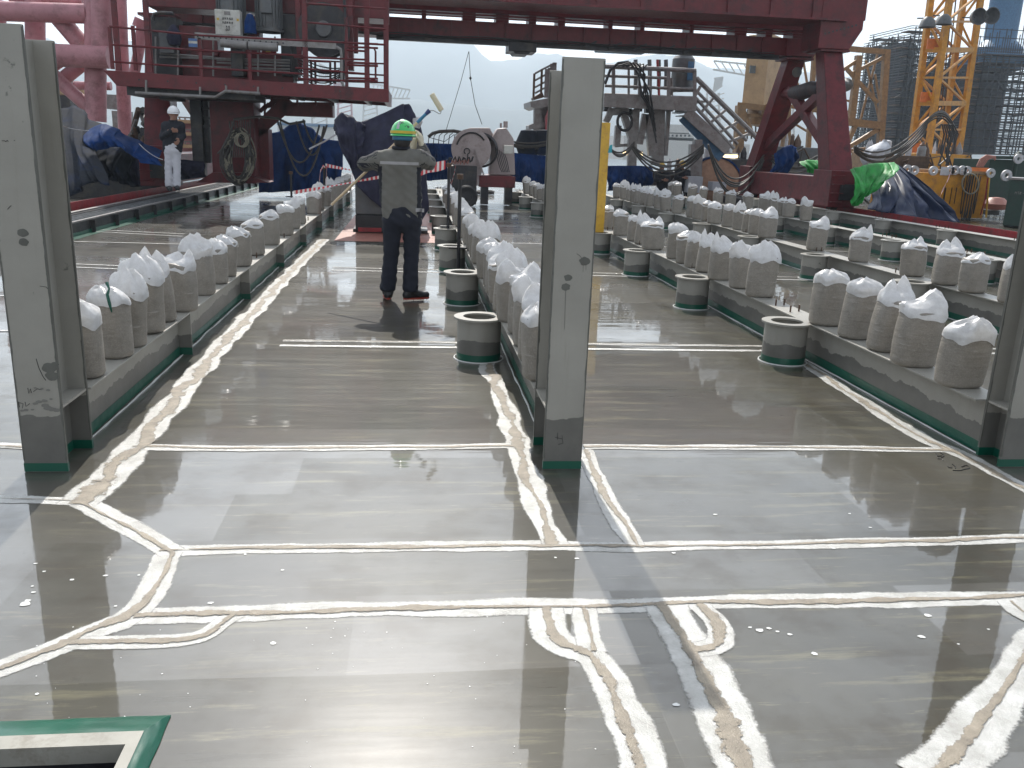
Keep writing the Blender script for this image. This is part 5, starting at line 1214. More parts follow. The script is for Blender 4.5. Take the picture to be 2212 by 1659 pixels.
# barrier tape and its stands
def strip(pts, w_, label, m_='stripe', vert=True, tw=0., name='barrier_tape', cat='barrier tape', group='red and white barrier tapes'):
    P = resample([Vector(p) for p in pts], .04); mb = MB(); uv = []; s = 0
    for i, p in enumerate(P):
        if i: s += (p - P[i - 1]).length
        a = tw * s; o = Vector((0, .3 * math.sin(a) , math.cos(a) if abs(math.cos(a)) > .3 else .3)) * w_ / 2 * (1 + .25 * nz(s * 5, 2))
        mb.v += [p + o, p - o]; uv += [(s, 0), (s, 1 * .1)]
    for i in range(len(P) - 1): mb.f.append((2 * i, 2 * i + 1, 2 * i + 3, 2 * i + 2))
    return tag(mb.build(name, m_, None, smooth=False, uv=uv, recalc=False), label, cat, group)
strip([A(634, 416, 14.2), A(700, 405, 14.2), A(770, 392, 14.2), A(812, 384, 14.2), A(830, 381, 14.2)], .055, 'taut red and white tape crossing the left row of bags', tw=2.)
strip([A(703, 357, 18), A(740, 364, 18), A(770, 370, 18)], .07, 'short red and white tape running behind the far left bags', tw=3.)
strip([A(905, 372, 13.3), A(925, 364, 13.3), A(945, 360, 13.3), A(962, 356, 13.3)], .13, 'bunched red and white tape right of the green helmeted worker', tw=.6)
strip([A(690, 395, 17.5), A(692, 370, 17.5), A(698, 358, 17.5), A(706, 362, 17.5), A(704, 400, 17.5)], .12, 'bundle of red and white tape tied on the stand behind the left bags', tw=5.)
strip([A(966, 358, 13.6), A(972, 385, 13.6), A(975, 398, 13.6), A(982, 372, 13.6), A(984, 358, 13.6)], .05, 'loose red and white tape loop on the stand behind the middle bags', tw=5.)
def stand(px, yt, yb, Y, lab, m_='dark'):
    a = A(px, yt, Y); t = thing('barrier_stand', lab, 'barrier stand', (a.x, Y, .02)); b = A(px, yb, Y)
    MB().tube([(a.x, Y, .33 if yb < 430 else .03), a], .022, 8).build('pole', m_, t); MB().tube([(a.x, Y, a.z - .06), (a.x, Y, a.z)], .04, 8).build('cap', 'rust', t); MB().bar((a.x - .12, Y, .35), (a.x + .12, Y, .35), .1, .02).build('foot', m_, t, smooth=False)
stand(994, 376, 470, 10.6, 'rusty barrier stand between the middle bags, nearest to the camera'); stand(970, 352, 440, 13.4, 'rusty barrier stand right of the green helmeted worker'); stand(700, 358, 400, 17.6, 'barrier stand wrapped in red and white tape behind the left bags'); stand(628, 370, 420, 19.5, 'thin barrier stand left of the leftmost bags, in front of the blue screen')
# hose bundle on the red tower
t = thing('hose_bundle', 'thick bundle of coiled hoses hanging on the red crane tower at left', 'hose bundle', A(515, 400, 21.3))
for i in range(46):
    rx, ry = random.uniform(17, 37), random.uniform(44, 60); cx_, cy_ = 514 + random.uniform(-4, 5), 338 + random.uniform(-4, 4); ph = random.uniform(-.2, .2)
    MB().tube([A(cx_ + rx * (1 - .25 * (math.sin(a) > 0) * math.sin(a)) * math.cos(a + ph * .3), cy_ - ry * math.sin(a), 21.4 - .25 * random.random()) for a in np.linspace(0, 6.28, 28)], .017, 5, cap=False).build('hose_loop', 'cablel' if i % 3 == 0 else 'cable', t, ang=180)
for i in range(10):
    MB().tube([A(495 + i * 5, 262 + random.uniform(-3, 3), 21.3), A(500 + i * 4.5, 300, 21.15), A(498 + i * 4.5, 340, 21.1)], .014, 5).build('hanging_hose', 'cable', t)
for k in range(3):
    MB().tube([A(519 + 12 * math.cos(a) + 3 * k, 302 + (14 + k) * math.sin(a), 21.0) for a in np.linspace(0, 6.28, 22)], .014, 5, cap=False).build('hose_loop', 'cablel', t, ang=180)
def cable(pts, r, lab, m_='cable', name='hanging_cable', cat='cable', grp='hanging cables and hoses'): return single(MB().tube(pts, r, 6), name, m_, lab, cat, grp)
cable(sag(A(470, 332, 21), A(505, 262, 21), .1), .02, 'grey hose slanting down to the left from the hose bundle')
cable([A(505, 258, 21.2), A(560, 252, 21.5), A(600, 256, 21.8), A(625, 268, 22), A(660, 262, 22)], .03, 'thick hose looping from the bundle across the red tower to the right')
for i, (x0, y0, x1, y1, d) in enumerate(((600, 262, 690, 270, .9), (605, 262, 700, 272, 1.2), (640, 262, 702, 275, .7), (655, 258, 706, 270, .5))):
    cable(sag(A(x0, y0, 22), A(x1, y1, 21.5), d), .022, '%s loop of dark cable hanging in front of the blue screen at left' % ('deepest', 'second deepest', 'third deepest', 'shallowest')[(1, 0, 2, 3)[i]])
cable([A(668, 322, 19), A(700, 306, 19), A(730, 288, 19), A(760, 280, 18)], .018, 'pale rod slanting up to the wrapped machine', 'lug')
cable([A(925, 296, 26), A(935, 288, 26), A(950, 284, 26), A(980, 283, 26), A(1010, 288, 26), A(1030, 296, 25)], .05, 'thick grey hose arching over the wire rack left of the winch')
t = thing('wire_rack', 'thin wire hoop rack on top of the blue screen left of the winch', 'rack', A(950, 310, 26.5))
for i in range(6): MB().tube([A(925 + i * 11, 311, 26.5), A(927 + i * 11, 293, 26.5), A(934 + i * 11, 287, 26.5)], .012, 5).build('hoop', 'dark', t)
MB().tube([A(925, 296, 26.5), A(960, 306, 26.5), A(982, 290, 26.5)], .01, 5).build('hoop', 'dark', t)
# ================================================================== GREY ACCESS PLATFORM AND STAIR
P4 = lambda x, y, Y: A(1123 + .25 * x, 86.4 + .25 * y, Y)
Y0 = 30.0
t = thing('access_platform', 'grey steel access platform with railings and a stair going down to the right', 'platform', P4(1100, 1180, Y0))
def br(name, a, b, w_=.07, h_=.07, Y=Y0, m='galv', Yb=None): return MB().bar(P4(*a, Y), P4(*b, Y if Yb is None else Yb), w_, h_).build(name, m, t, smooth=False)
def tb(name, a, b, r=.045, Y=Y0, m='galv', Yb=None): return MB().tube([P4(*a, Y), P4(*b, Y if Yb is None else Yb)], r, 8).build(name, m, t)
for Yk in (Y0, Y0 + 2.2):
    br('deck_beam', (720, 520), (1520, 560), .2, .42, Yk)
MB().bar(P4(720, 505, Y0 + 1.1), P4(1520, 545, Y0 + 1.1), 2.2, .06).build('deck_plate', 'galv', t, smooth=False)
for Yk in (Y0, Y0 + 2.2):
    tb('top_rail', (735, 228), (1520, 265), .075, Yk); tb('mid_rail', (735, 310), (1300, 330), .05, Yk); tb('mid_rail', (735, 395), (1510, 425), .05, Yk); tb('toe_rail', (735, 470), (1510, 500), .05, Yk)
    for x in (808, 1285, 1510): br('rail_post', (x, 232 + (x - 735) * .045), (x, 500), .11, .09, Yk)
    for x in (940, 1030, 1130): br('rail_post', (x, 240), (x, 500), .07, .07, Yk)
for (a, b, w_) in (((850, 590), (850, 650), .7), ((880, 590), (975, 880), .28), ((1000, 600), (985, 860), .25), ((800, 590), (740, 710), .18), ((1085, 640), (1030, 900), .22), ((1105, 640), (1135, 1000), .22), ((970, 860), (965, 1090), .3), ((1200, 580), (1185, 1080), .42), ((1285, 600), (1255, 1000), .12), ((850, 740), (835, 920), .2)):
    br('support_leg', a, b, w_, .22, Y0 + .8)
MB().bar(P4(1520, 900, Y0 + .2), P4(1510, 1180, Y0 + .2), .42, .3).build('support_leg', 'galv', t, smooth=False); MB().bar(P4(1500, 900, Y0 + .2), P4(1565, 900, Y0 + .2), .3, .3).build('leg_cap', 'galv', t, smooth=False)
br('cross_tie', (820, 915), (960, 905), .06, .1, Y0 + 1); br('cross_tie', (1140, 880), (1260, 870), .06, .1, Y0 + 1)
# small tank and pipes on the deck
c = P4(1395, 420, Y0 + .7); MB().lathe([(.001, 0), (.38, 0), (.38, .95), (.3, 1.05), (.001, 1.08)], c, 24).build('small_tank', 'motor', t)
MB().box(c.x + .05, c.x + .25, c.y - .42, c.y - .385, c.z + .25, c.z + .85).build('blue_label', 'bluep', t, smooth=False)
tb('pipe', (1310, 430), (1500, 428), .08, Y0 + .3); tb('pipe', (1310, 330), (1310, 520), .06, Y0 + .3); tb('pipe', (1410, 300), (1480, 285), .08, Y0 + .5)
for x in (1000, 1120, 1200, 1262): MB().tube([P4(x, 170, Y0 + .4), P4(x + 3, 300, Y0 + .4), P4(x - 2, 430, Y0 + .4)], .07, 8).build('hydraulic_ram', 'motor', t)
MB().tube([P4(1188, 170, Y0 + .1), P4(1198, 350, Y0), P4(1205, 560, Y0)], .045, 7).build('red_hose', 'red2', t)
for i in range(6):
    x = 900 + 30 * i; MB().tube([P4(850 + 34 * i, 225 + 3 * i, Y0 - .3), P4(x + 50, 192 + 4 * i, Y0 - .4), P4(1025 + 14 * (i * 2 % 5), 300, Y0 - .4), P4(1050 + 18 * (i * 3 % 5), 440 + 20 * (i % 3), Y0 - .4), P4(1110 + 12 * (i % 4), 590, Y0 - .2), P4(1160 + 4 * i, 640 + 50 * i, Y0)], .03, 6).build('cable_bundle', 'black', t)
MB().tube([P4(735, 380, Y0 - .2), P4(780, 260, Y0 - .2), P4(850, 200, Y0 - .2), P4(940, 190, Y0 - .2)], .05, 7).build('cable_bundle', 'black', t)
MB().tube([P4(905 + 62 * math.cos(a), 705 + 78 * math.sin(a), Y0 + .3) for a in np.linspace(0, 6.28, 26)], .05, 7, cap=False).build('coiled_hose', 'black', t)
for i in range(8): MB().box(*(lambda p: (p.x - .12, p.x + .12, p.y, p.y + .3, p.z - .1, p.z + .1))(P4(760 + i * 90, 590 + (i % 3) * 14, Y0 + .9))).build('underfloor_fitting', 'dark', t, smooth=False)
# stair
SY = (Y0, Y0 + 1.4)
for k, Yk in enumerate(SY):
    MB().bar(P4(1440, 620, Yk), P4(1800, 950, Yk), .08, .36).build('stringer', 'galv' if k == 0 else 'bluep', t, smooth=False)
    MB().tube([P4(1525, 330, Yk), P4(2110, 905, Yk)], .085, 8).build('handrail', 'galv', t); MB().tube([P4(1515, 430, Yk), P4(1960, 870, Yk)], .055, 8).build('mid_rail', 'galv', t); MB().tube([P4(1520, 500, Yk), P4(1880, 900, Yk)], .055, 8).build('mid_rail', 'galv', t)
    MB().tube([P4(1500, 560, Yk), P4(1850, 940, Yk)], .06, 8).build('lower_rail', 'galv', t)
    for i in range(5):
        f_1 = i / 4.3; MB().bar(P4(1560 + 480 * f_1, 400 + 430 * f_1, Yk), P4(1470 + 370 * f_1, 560 + 340 * f_1, Yk), .1, .08).build('baluster', 'galv', t, smooth=False)
MB().bar(P4(1420, 650, Y0 + .3), P4(1760, 1000, Y0 + .3), .06, .5).build('blue_side_panel', 'bluep', t, smooth=False)
for i in range(11):
    f_1 = i / 11; a = P4(1450 + 360 * f_1, 620 + 330 * f_1, Y0); MB().box(a.x - .14, a.x + .14, Y0, Y0 + 1.4, a.z - .02, a.z + .02).build('tread', 'grate', t, smooth=False)
t = thing('watch_tower', 'grey railed lookout tower standing just left of the central column', 'platform', P4(220, 860, 31))
Y0 = 31.0
for a, b, w_ in (((170, 590), (165, 860), .4), ((205, 540), (200, 860), .25), ((250, 540), (245, 860), .5)): MB().bar(P4(*a, Y0), P4(*b, Y0), w_, .3).build('support_leg', 'galv', t, smooth=False)
MB().prism([XZ(P4(*q, Y0)) for q in ((80, 535), (310, 490), (310, 560), (130, 600), (85, 580))], Y0 - .3, Y0 + 1.6).build('deck', 'galv', t, smooth=False)
MB().prism([XZ(P4(*q, Y0)) for q in ((70, 740), (140, 712), (260, 712), (260, 745), (70, 778))], Y0 - .2, Y0 + .6).build('lower_step', 'galv', t, smooth=False)
for x, y in ((125, 290), (190, 255), (235, 250), (260, 240), (280, 205), (300, 195)): MB().bar(P4(x, y, Y0), P4(x - 8, 500, Y0), .07 if x < 220 else .14, .07).build('rail_post', 'galv' if x > 220 else 'rust', t, smooth=False)
for y in (0, 60, 120, 170): MB().tube([P4(130, 290 + y, Y0), P4(190, 257 + y, Y0), P4(300, 200 + y, Y0)], .035, 6).build('rail_bar', 'galv', t)
MB().prism([XZ(P4(*q, Y0)) for q in ((112, 500), (190, 450), (208, 495), (120, 520))], Y0 - .1, Y0 + .5).build('tool_box', 'rust', t, smooth=False)
MB().lathe([(.001, 0), (.22, .1), (.25, .6), (.12, 1.0), (.001, 1.05)], P4(272, 830, Y0 - .5), 10).build('red_bag', 'red2', t)
# yellow post on the beam, boxes, paper wrapped reel, lamps
a = A(1298, 501, 13.4); b = A(1312, 265, 13.4); c = A(1287, 500, 13.4)
t = thing('yellow_post', 'plain yellow steel post with a cyan sticker standing right behind the central column', 'post', (a.x, 13.4, ZT))
w1 = A(1314, 400, 13.4).x - A(1292, 400, 13.4).x
MB().box(b.x - .15, b.x + .05, 13.4, 13.42, ZT + .002, b.z).build('post_flange', 'yelp', t, smooth=False, bevel=.004); MB().box(b.x - .06, b.x - .045, 13.42, 13.6, ZT + .002, b.z).build('post_web', 'yelp', t, smooth=False)
MB().box(b.x - .15, b.x + .05, 13.6, 13.62, ZT + .002, b.z).build('post_flange', 'yelp', t, smooth=False)
MB().add([A(1313, 330, 13.39), A(1317, 314, 13.39), A(1323, 312, 13.39), A(1322, 330, 13.39)], [(0, 1, 2, 3)]).build('cyan_sticker', 'cyan', t, smooth=False)
for i, (x0, x1, y0, y1, lb) in enumerate(((1485, 1519, 382, 416, 'large pale box behind the far sand bags near the paper wrapped reel'), (1538, 1570, 394, 412, 'small pale box on the deck in front of the paper wrapped reel'))):
    p, q = A(x0, y1, 29.5), A(x1, y0, 29.5); o = single(MB().box(p.x, q.x, 29.5, 30.0, p.z, q.z), 'cardboard_box', 'box', lb, 'box', smooth=False, bevel=.01)
c = A(1540, 404, 30.5); t = thing('wrapped_reel', 'large reel half covered in brown paper near the red crane leg', 'cable reel', c)
MB().lathe([(.001, -.15), (.95, -.14), (1.0, -.1), (1.0, .1), (.95, .14), (.001, .15)], c, 40, 'Y').build('paper_cover', 'kraft', t); MB().lathe([(1.0, -.16), (1.06, -.16), (1.06, .12), (1.0, .12)], c, 40, 'Y').build('blue_edge', 'blue', t)
MB().lathe([(.001, .2), (.9, .2), (.9, .5), (.001, .5)], c + Vector((.45, .2, 0)), 30, 'Y').build('red_flange', 'red', t)
for i, (x0, x1, y, lb) in enumerate(((1369, 1388, 332, 'lit fluorescent lamp glowing under the grey platform'), (1540, 1593, 337, 'long lit fluorescent lamp glowing beneath the stair foot'), (1346, 1358, 331, 'small lit lamp beside the yellow post'))):
    t = thing('work_lamp', lb, 'lamp', A(x0, y, 31)); MB().tube([A(x0, y, 31), A(x1, y + 1, 31)], .055, 8).build('glowing_tube', 'lamp', t); MB().tube([A(x0, y - 4, 31.1), A(x1, y - 3, 31.1)], .06, 6).build('reflector', 'lug', t)
# ================================================================== BEIGE CABIN ON YELLOW LEGS AND YELLOW TRUSS
t = thing('cabin', 'beige steel cabin raised on a yellow frame behind the red crane leg', 'cabin', A(1650, 300, 36))
a = A(1603, 222, 36); b = A(1648, 118, 36); c = A(1745, 120, 36)
MB().add([(a.x, 36, a.z), (b.x, 35.4, a.z - .1), (c.x, 37.5, a.z - .05), (c.x - 1, 40, a.z), (a.x, 36, b.z + .7), (b.x, 35.4, b.z + .75), (c.x, 37.5, b.z + .7), (c.x - 1, 40, b.z + .7)], [(0, 1, 2, 3), (7, 6, 5, 4), (0, 4, 5, 1), (1, 5, 6, 2), (2, 6, 7, 3), (3, 7, 4, 0)]).build('cabin_body', 'beige', t, smooth=False, bevel=.02)
a1 = A(1620, 158, 35.6); b1 = A(1632, 142, 35.6); MB().bar(((a1.x + b1.x) / 2, 35.62, a1.z), ((a1.x + b1.x) / 2, 35.62, b1.z), .24, .06).build('window', 'glass', t, smooth=False)
MB().bar((a.x - .2, 35.9, a.z - .1), (b.x, 35.3, a.z - .2), .2, .22).build('floor_frame', 'ytruss', t, smooth=False); MB().bar((b.x, 35.3, a.z - .2), (c.x, 37.4, a.z - .15), .2, .22).build('floor_frame', 'ytruss', t, smooth=False)
for p, q, w_ in (((1600, 228), (1594, 330), .35), ((1655, 226), (1650, 250), .4), ((1612, 250), (1690, 248), .14), ((1604, 232), (1625, 290), .14), ((1650, 232), (1680, 285), .14), ((1700, 226), (1700, 330), .25), ((1594, 288), (1665, 290), .16)):
    MB().bar(A(*p, 35.8), A(*q, 35.8), w_, w_).build('frame_member', 'ytruss', t, smooth=False)
for i in range(9): MB().bar(A(1606 + i * 9, 236, 37.2), A(1605 + i * 9, 300, 37.2), .05, .05).build('screen_bar', 'dark', t, smooth=False)
MB().lathe([(.001, 0), (.5, .1), (.55, .7), (.3, 1.2), (.001, 1.3)], A(1640, 275, 36.4), 12).build('yellow_machine', 'ytruss', t)
t = thing('truss_frame', 'weathered yellow truss frame standing between the red crane leg and the lattice mast', 'steel frame', A(1880, 330, 42))
YT = 42.0
for p, q, w_ in (((1830, 105), (1920, 113), .35), ((1915, 108), (1900, 330), .42), ((1906, 125), (1838, 160), .22), ((1855, 120), (1838, 265), .42), ((1830, 150), (1895, 222), .24), ((1856, 128), (1800, 165), .22), ((1820, 262), (1905, 272), .5), ((1790, 268), (1830, 264), .4),
                 ((1895, 280), (1830, 320), .3), ((1848, 270), (1820, 330), .3), ((1750, 100), (1840, 104), .25), ((1700, 98), (1760, 100), .35), ((1760, 105), (1745, 330), .3), ((1690, 100), (1690, 330), .3), ((1745, 180), (1790, 210), .2), ((1800, 280), (1780, 330), .2), ((1706, 230), (1780, 236), .25), ((1810, 330), (1900, 318), .3)):
    MB().bar(A(*p, YT), A(*q, YT), w_ * .68, w_ * .68).build('truss_member', 'ytruss', t, smooth=False)
for p, q in (((1895, 118), (1858, 262)), ((1820, 175), (1855, 185)), ((1818, 215), (1852, 222)), ((1825, 240), (1850, 243)), ((1870, 130), (1900, 262)), ((1760, 190), (1768, 260)), ((1775, 186), (1780, 262)), ((1768, 205), (1800, 212)), ((1755, 240), (1800, 245)), ((1890, 160), (1902, 230)), ((1735, 130), (1750, 220)), ((1712, 150), (1740, 230)), ((1704, 260), (1770, 300))):
    MB().bar(A(*p, YT + 1), A(*q, YT + 1), .09, .09).build('light_member', 'ytruss', t, smooth=False)
c = A(1837, 182, YT - .5); MB().lathe([(.001, 0), (.12, .05), (.3, .35), (.32, .5), (.001, .5)], c, 18, 'Y').build('floodlight', 'motor', t)
# ================================================================== YELLOW LATTICE MAST
t = thing('lattice_mast', 'tall yellow lattice crane mast with floodlights at right', 'crane mast', A(2030, 365, 38))
YM1, YM2 = 36.0, 38.6
D5 = lambda x, y: (1598.5 + .2917 * x, .2917 * y)
LG = [((1420, -60), (1255, 1190), YM1 + .8), ((1560, -60), (1380, 1200), YM1), ((1790, -60), (1610, 1200), YM1 + 2.4), ((1665, -60), (1470, 1240), YM2 + .3)]
order = [0, 1, 2, 3]
def lp(k, y): (x0, y0), (x1, y1), Y = LG[k]; f_ = (y - y0) / (y1 - y0); return A(*D5(x0 + (x1 - x0) * f_, y), Y)
for k in range(4): MB().bar(lp(k, -60), lp(k, 1200), .22, .22).build('chord', 'yel', t, smooth=False)
lev = [-60, 160, 370, 575, 765, 960, 1160]
for i, y in enumerate(lev):
    for a, b in ((0, 1), (1, 2), (0, 3), (3, 2)):
        if i in (2, 4): MB().bar(lp(a, y), lp(b, y), .14, .2).build('tie', 'yel', t, smooth=False)
        elif i: MB().bar(lp(a, y), lp(b, y), .085, .085).build('tie', 'yel', t, smooth=False)
        if i < len(lev) - 1:
            y2 = lev[i + 1]; u, v = (y, y2) if i % 2 else (y2, y); MB().bar(lp(a, u), lp(b, v), .085, .085).build('lacing', 'yel', t, smooth=False)
for x in (1480, 1520, 1545, 1500): MB().tube([A(*D5(x + 60, -60), YM1 + 1.6), A(*D5(x - 40, 900), YM1 + 1.6)], .03, 5).build('ladder_rail', 'rust', t)
for i in range(34): MB().tube([A(*D5(1540 - i * 3.6, i * 28), YM1 + 1.6), A(*D5(1562 - i * 3.6, i * 28), YM1 + 1.6)], .018, 4).build('ladder_rung', 'rust', t)
for x, y in ((1395, 135), (1515, 115), (1735, 130), (1830, 125)):
    c = A(*D5(x, y), YM1 - .5); MB().lathe([(.001, 0), (.1, .0), (.24, -.12), (.31, -.34), (.33, -.34), (.26, -.08), (.12, .05), (.001, .06)], c, 18, 'Y' if x > 1600 else 'Z').build('floodlight', 'motor', t); MB().bar(c, c + Vector((0, .8, .1)), .05, .05).build('lamp_bracket', 'dark', t, smooth=False)
for x, y in ((1440, 325), (1390, 720), (1330, 1095)):
    c = A(*D5(x, y), YM1 + .3); MB().box(c.x - .3, c.x + .2, c.y, c.y + .06, c.z - .2, c.z + .2).build('orange_plate', 'orange', t, smooth=False)
for k in range(4): c = lp(k, 1200); MB().box(c.x - .3, c.x + .3, c.y - .3, c.y + .3, c.z - .5, c.z).build('mast_foot', 'yel', t, smooth=False)
# ================================================================== SCAFFOLDED HULL BLOCKS
def scaffold(lab, px0, px1, ytop, ybot, Y, dY, seed, base, n=(9, 14), hullx=None, taper=0):
    a, b = A(px0, ybot, Y), A(px1, ybot, Y); zt = A((px0 + px1) / 2, ytop, Y).z; zb = a.z; rs = random.Random(seed)
    t = thing('scaffolded_tower', lab, 'scaffold', ((a.x + b.x) / 2, Y, zb), 'scaffolded steel towers in the shipyard')
    W = b.x - a.x; cx = (a.x + b.x) / 2; Hh = zt - zb
    hx = W * .47; MB().grid(lambda u, v: (cx + hx * (1 - taper * v) * math.cos(2 * math.pi * u), Y + dY * .5 + hx * .8 * math.sin(2 * math.pi * u), zb + Hh * .93 * v), 18, 6, closeu=True).build('steel_shell', base, t)
    up = MB(); le = MB(); pl = MB(); nl = n[1]
    for f_ in range(4):
        for i in range(n[0] + 1):
            u = i / n[0]; ang = {0: (u, 0), 1: (1, u), 2: (1 - u, 1), 3: (0, 1 - u)}[f_]
            x = a.x + W * ang[0]; y = Y + dY * ang[1]; top = zt + rs.uniform(-.06, .05) * Hh
            le_ = 1 - taper; up.bar((x, y, zb), (cx + (x - cx) * le_, y, top), .10, .10)
    for j in range(nl + 1):
        z = zb + Hh * j / nl; k = 1 - taper * j / nl; x0, x1 = cx - W / 2 * k, cx + W / 2 * k
        for dz in (0, .33 * Hh / nl, .6 * Hh / nl):
            le.bar((x0, Y, z + dz), (x1, Y, z + dz + rs.uniform(-.1, .1)), .07, .07); le.bar((x1, Y, z + dz), (x1, Y + dY, z + dz), .07, .07); le.bar((x0, Y, z + dz), (x0, Y + dY, z + dz), .07, .07)
        pl.box(x0 + rs.uniform(-1, .2), x1 + rs.uniform(-.2, 1), Y + .1, Y + dY * .18, z - .05, z + .05); pl.box(x0, x1, Y + dY * .8, Y + dY, z - .05, z + .05)
    for q in range(26):
        x = rs.uniform(a.x, b.x); z = zb + Hh * rs.uniform(.05, .95); le.bar((x, Y - .2, z), (x + rs.uniform(-2.2, 2.2), Y - .2, z + rs.uniform(-2, 2)), .06, .06)
    tag(up.build('standards', 'scaf', t, smooth=False), kind='stuff'); tag(le.build('ledgers', 'scaf', t, smooth=False), kind='stuff'); tag(pl.build('plank_decks', 'rust', t, smooth=False), kind='stuff')
    return t, cx, zt, zb
scaffold('dark tower wrapped in scaffolding, left of the yellow lattice mast', 1930, 1992, 66, 330, 95, 9, 1, 'net', (7, 15))
scaffold('lower stepped scaffold top rising behind the left edge of the yellow lattice mast', 1898, 1935, 92, 330, 99, 7, 2, 'net', (5, 12))
t_, cx_, zt_, zb_ = scaffold('widest dark tower wrapped in scaffolding at the right edge, topped with blue', 2092, 2225, 118, 330, 88, 12, 3, 'net', (10, 12))
MB().lathe([(2.4, -1), (2.4, 1.2), (1.6, 2.0), (1.6, 7.5), (2.0, 8.2), (3.4, 8.4), (3.4, 9.2), (2.4, 9.3), (2.4, 14)], (A(2170, 100, 92).x, 93, zt_), 28).build('blue_leg', 'bluep', t_, ang=30)
MB().box(A(2125, 100, 90).x, A(2230, 100, 90).x, 89, 96, zt_ - .6, zt_ + .3).build('blue_platform', 'bluep', t_, smooth=False)
m = MB()
rs_ = random.Random(9)
for i in range(22): x = A(2110 + i * 5, 60, 90).x; m.bar((x, 89.5, zt_), (x, 89.5, zt_ + rs_.uniform(1, 3.4)), .07, .07)
for z in (.8, 1.8, 2.6): m.bar((A(2105, 60, 90).x, 89.5, zt_ + z), (A(2225, 60, 90).x, 89.5, zt_ + z), .07, .07)
tag(m.build('top_scaffold', 'scaf', t_, smooth=False), kind='stuff')
scaffold('dark scaffolding block seen through the lower yellow lattice mast', 1990, 2094, 150, 330, 100, 9, 4, 'net', (8, 11))
# ================================================================== YELLOW TANK, GREEN CONTAINERS AT RIGHT
YG = 24.0
t = thing('yellow_tank', 'low yellow steel tank with a row of white lifting lugs behind the dark blue sheet', 'tank', A(2080, 480, YG))
a, b = A(2028, 480, YG), A(2138, 378, YG); MB().box(a.x - .9, b.x, YG, YG + 2.4, .05, b.z).build('tank_body', 'yel', t, smooth=False, bevel=.01)
MB().box(a.x - .35, b.x + .03, YG - .05, YG + 2.45, b.z + .001, b.z + .09).build('top_plate', 'ytruss', t, smooth=False)
for x0, x1 in ((2035, 2043), (2050, 2056), (2060, 2066)): p, q = A(x0, 440, YG), A(x1, 405, YG); MB().box(p.x, q.x, YG - .04, YG - .001, p.z, q.z).build('dark_slot', 'dark', t, smooth=False)
def lug(x, y, Y, par, s=1.): p = A(x, y, Y); return MB().lathe([(.05 * s, -.03), (.13 * s, -.03), (.13 * s, .03), (.05 * s, .03), (.05 * s, -.03)], p, 20, 'Y').build('lifting_lug', 'lug', par) 
for x, y in ((2016, 369), (2052, 368), (2063, 368), (2079, 368), (2089, 369), (2140, 374), (1960, 366), (1975, 368)): lug(x, y, YG - .1, t)
MB().box(A(2093, 370, YG).x, A(2140, 370, YG).x, YG + .1, YG + .2, A(2116, 375, YG).z, A(2116, 362, YG).z).build('orange_plate', 'orange', t, smooth=False)
MB().box(A(2019, 370, YG).x, A(2036, 370, YG).x, YG - .3, YG - .28, A(2028, 378, YG).z, A(2028, 360, YG).z).build('white_plate', 'lug', t, smooth=False)
MB().tube([A(2096 + 18 * math.cos(a_), 397 + 22 * math.sin(a_), YG - .2) for a_ in np.linspace(0, 6.28, 26)], .022, 6, cap=False).build('hose_coil', 'cablel', t)
for i in range(6): MB().tube(sag(A(2085 + i * 6, 375, YG - .15), A(2094 + i * 5, 380, YG - .15), 1.1 + .13 * (i * 3 % 5), 14), .014, 5).build('hanging_cable', 'black', t)
MB().tube([A(2138, 372, YG - .1), A(2134, 420, YG - .1), A(2130, 470, YG - .1)], .025, 6).build('yellow_hose', 'yelp', t)
MB().tube([A(2134, 385, YG - .12), A(2128, 430, YG - .12), A(2118, 465, YG - .12)], .02, 6).build('red_hose', 'red2', t)
t = thing('green_container', 'dark green steel container with a white lifting lug at the right edge', 'container', A(2190, 490, 21.5))
a = A(2163, 500, 21.5); zt2 = A(2165, 388, 21.5).z; dd2 = Vector((a.x, 21.5, 0)).normalized(); ff2 = Vector((dd2.y, -dd2.x, 0)); o2_ = Vector((a.x, 21.5, 0))
def cbox(name, m_, z0, z1, g): q = [o2_ - ff2 * g - dd2 * g, o2_ + ff2 * (3 + g) - dd2 * g, o2_ + ff2 * (3 + g) + dd2 * (2 + g), o2_ - ff2 * g + dd2 * (2 + g)]; return MB().add([(p.x, p.y, z0) for p in q] + [(p.x, p.y, z1) for p in q], [(0, 1, 2, 3), (7, 6, 5, 4), (0, 4, 5, 1), (1, 5, 6, 2), (2, 6, 7, 3), (3, 7, 4, 0)]).build(name, m_, t, smooth=False, bevel=.012)
cbox('container_body', 'dgreen', .05, zt2, 0); cbox('top_rim', 'galv', zt2 + .002, zt2 + .06, .05)
lug(2174, 379, 21.6, t, 1.1); m = MB(); write(m, 'MTB-', tuple(o2_ + ff2 * .15 - dd2 * .004 + Vector((0, 0, zt2 - .35))), tuple(ff2), (0, 0, 1), .06, .008); m.build('stencilled_lettering', 'galv', t, smooth=False)
t = thing('green_skid', 'green steel skid frame with hooks lying behind the yellow tank', 'steel skid', A(2180, 380, 27))
MB().box(A(2140, 346, 27).x, A(2260, 346, 27).x, 27, 29, .4, A(2200, 346, 27).z).build('skid_body', 'dgreen', t, smooth=False, bevel=.01); MB().bar(A(2142, 340, 26.9), A(2250, 342, 26.9), .1, .1).build('top_bar', 'dgreen', t, smooth=False)
MB().tube([A(2190, 380, 26.8), A(2196, 345, 26.8), A(2196, 335, 26.8), A(2200, 331, 26.8), A(2204, 336, 26.8)], .07, 8).build('green_hook', 'dgreen', t); lug(2200, 343, 26.6, t, 1.2)
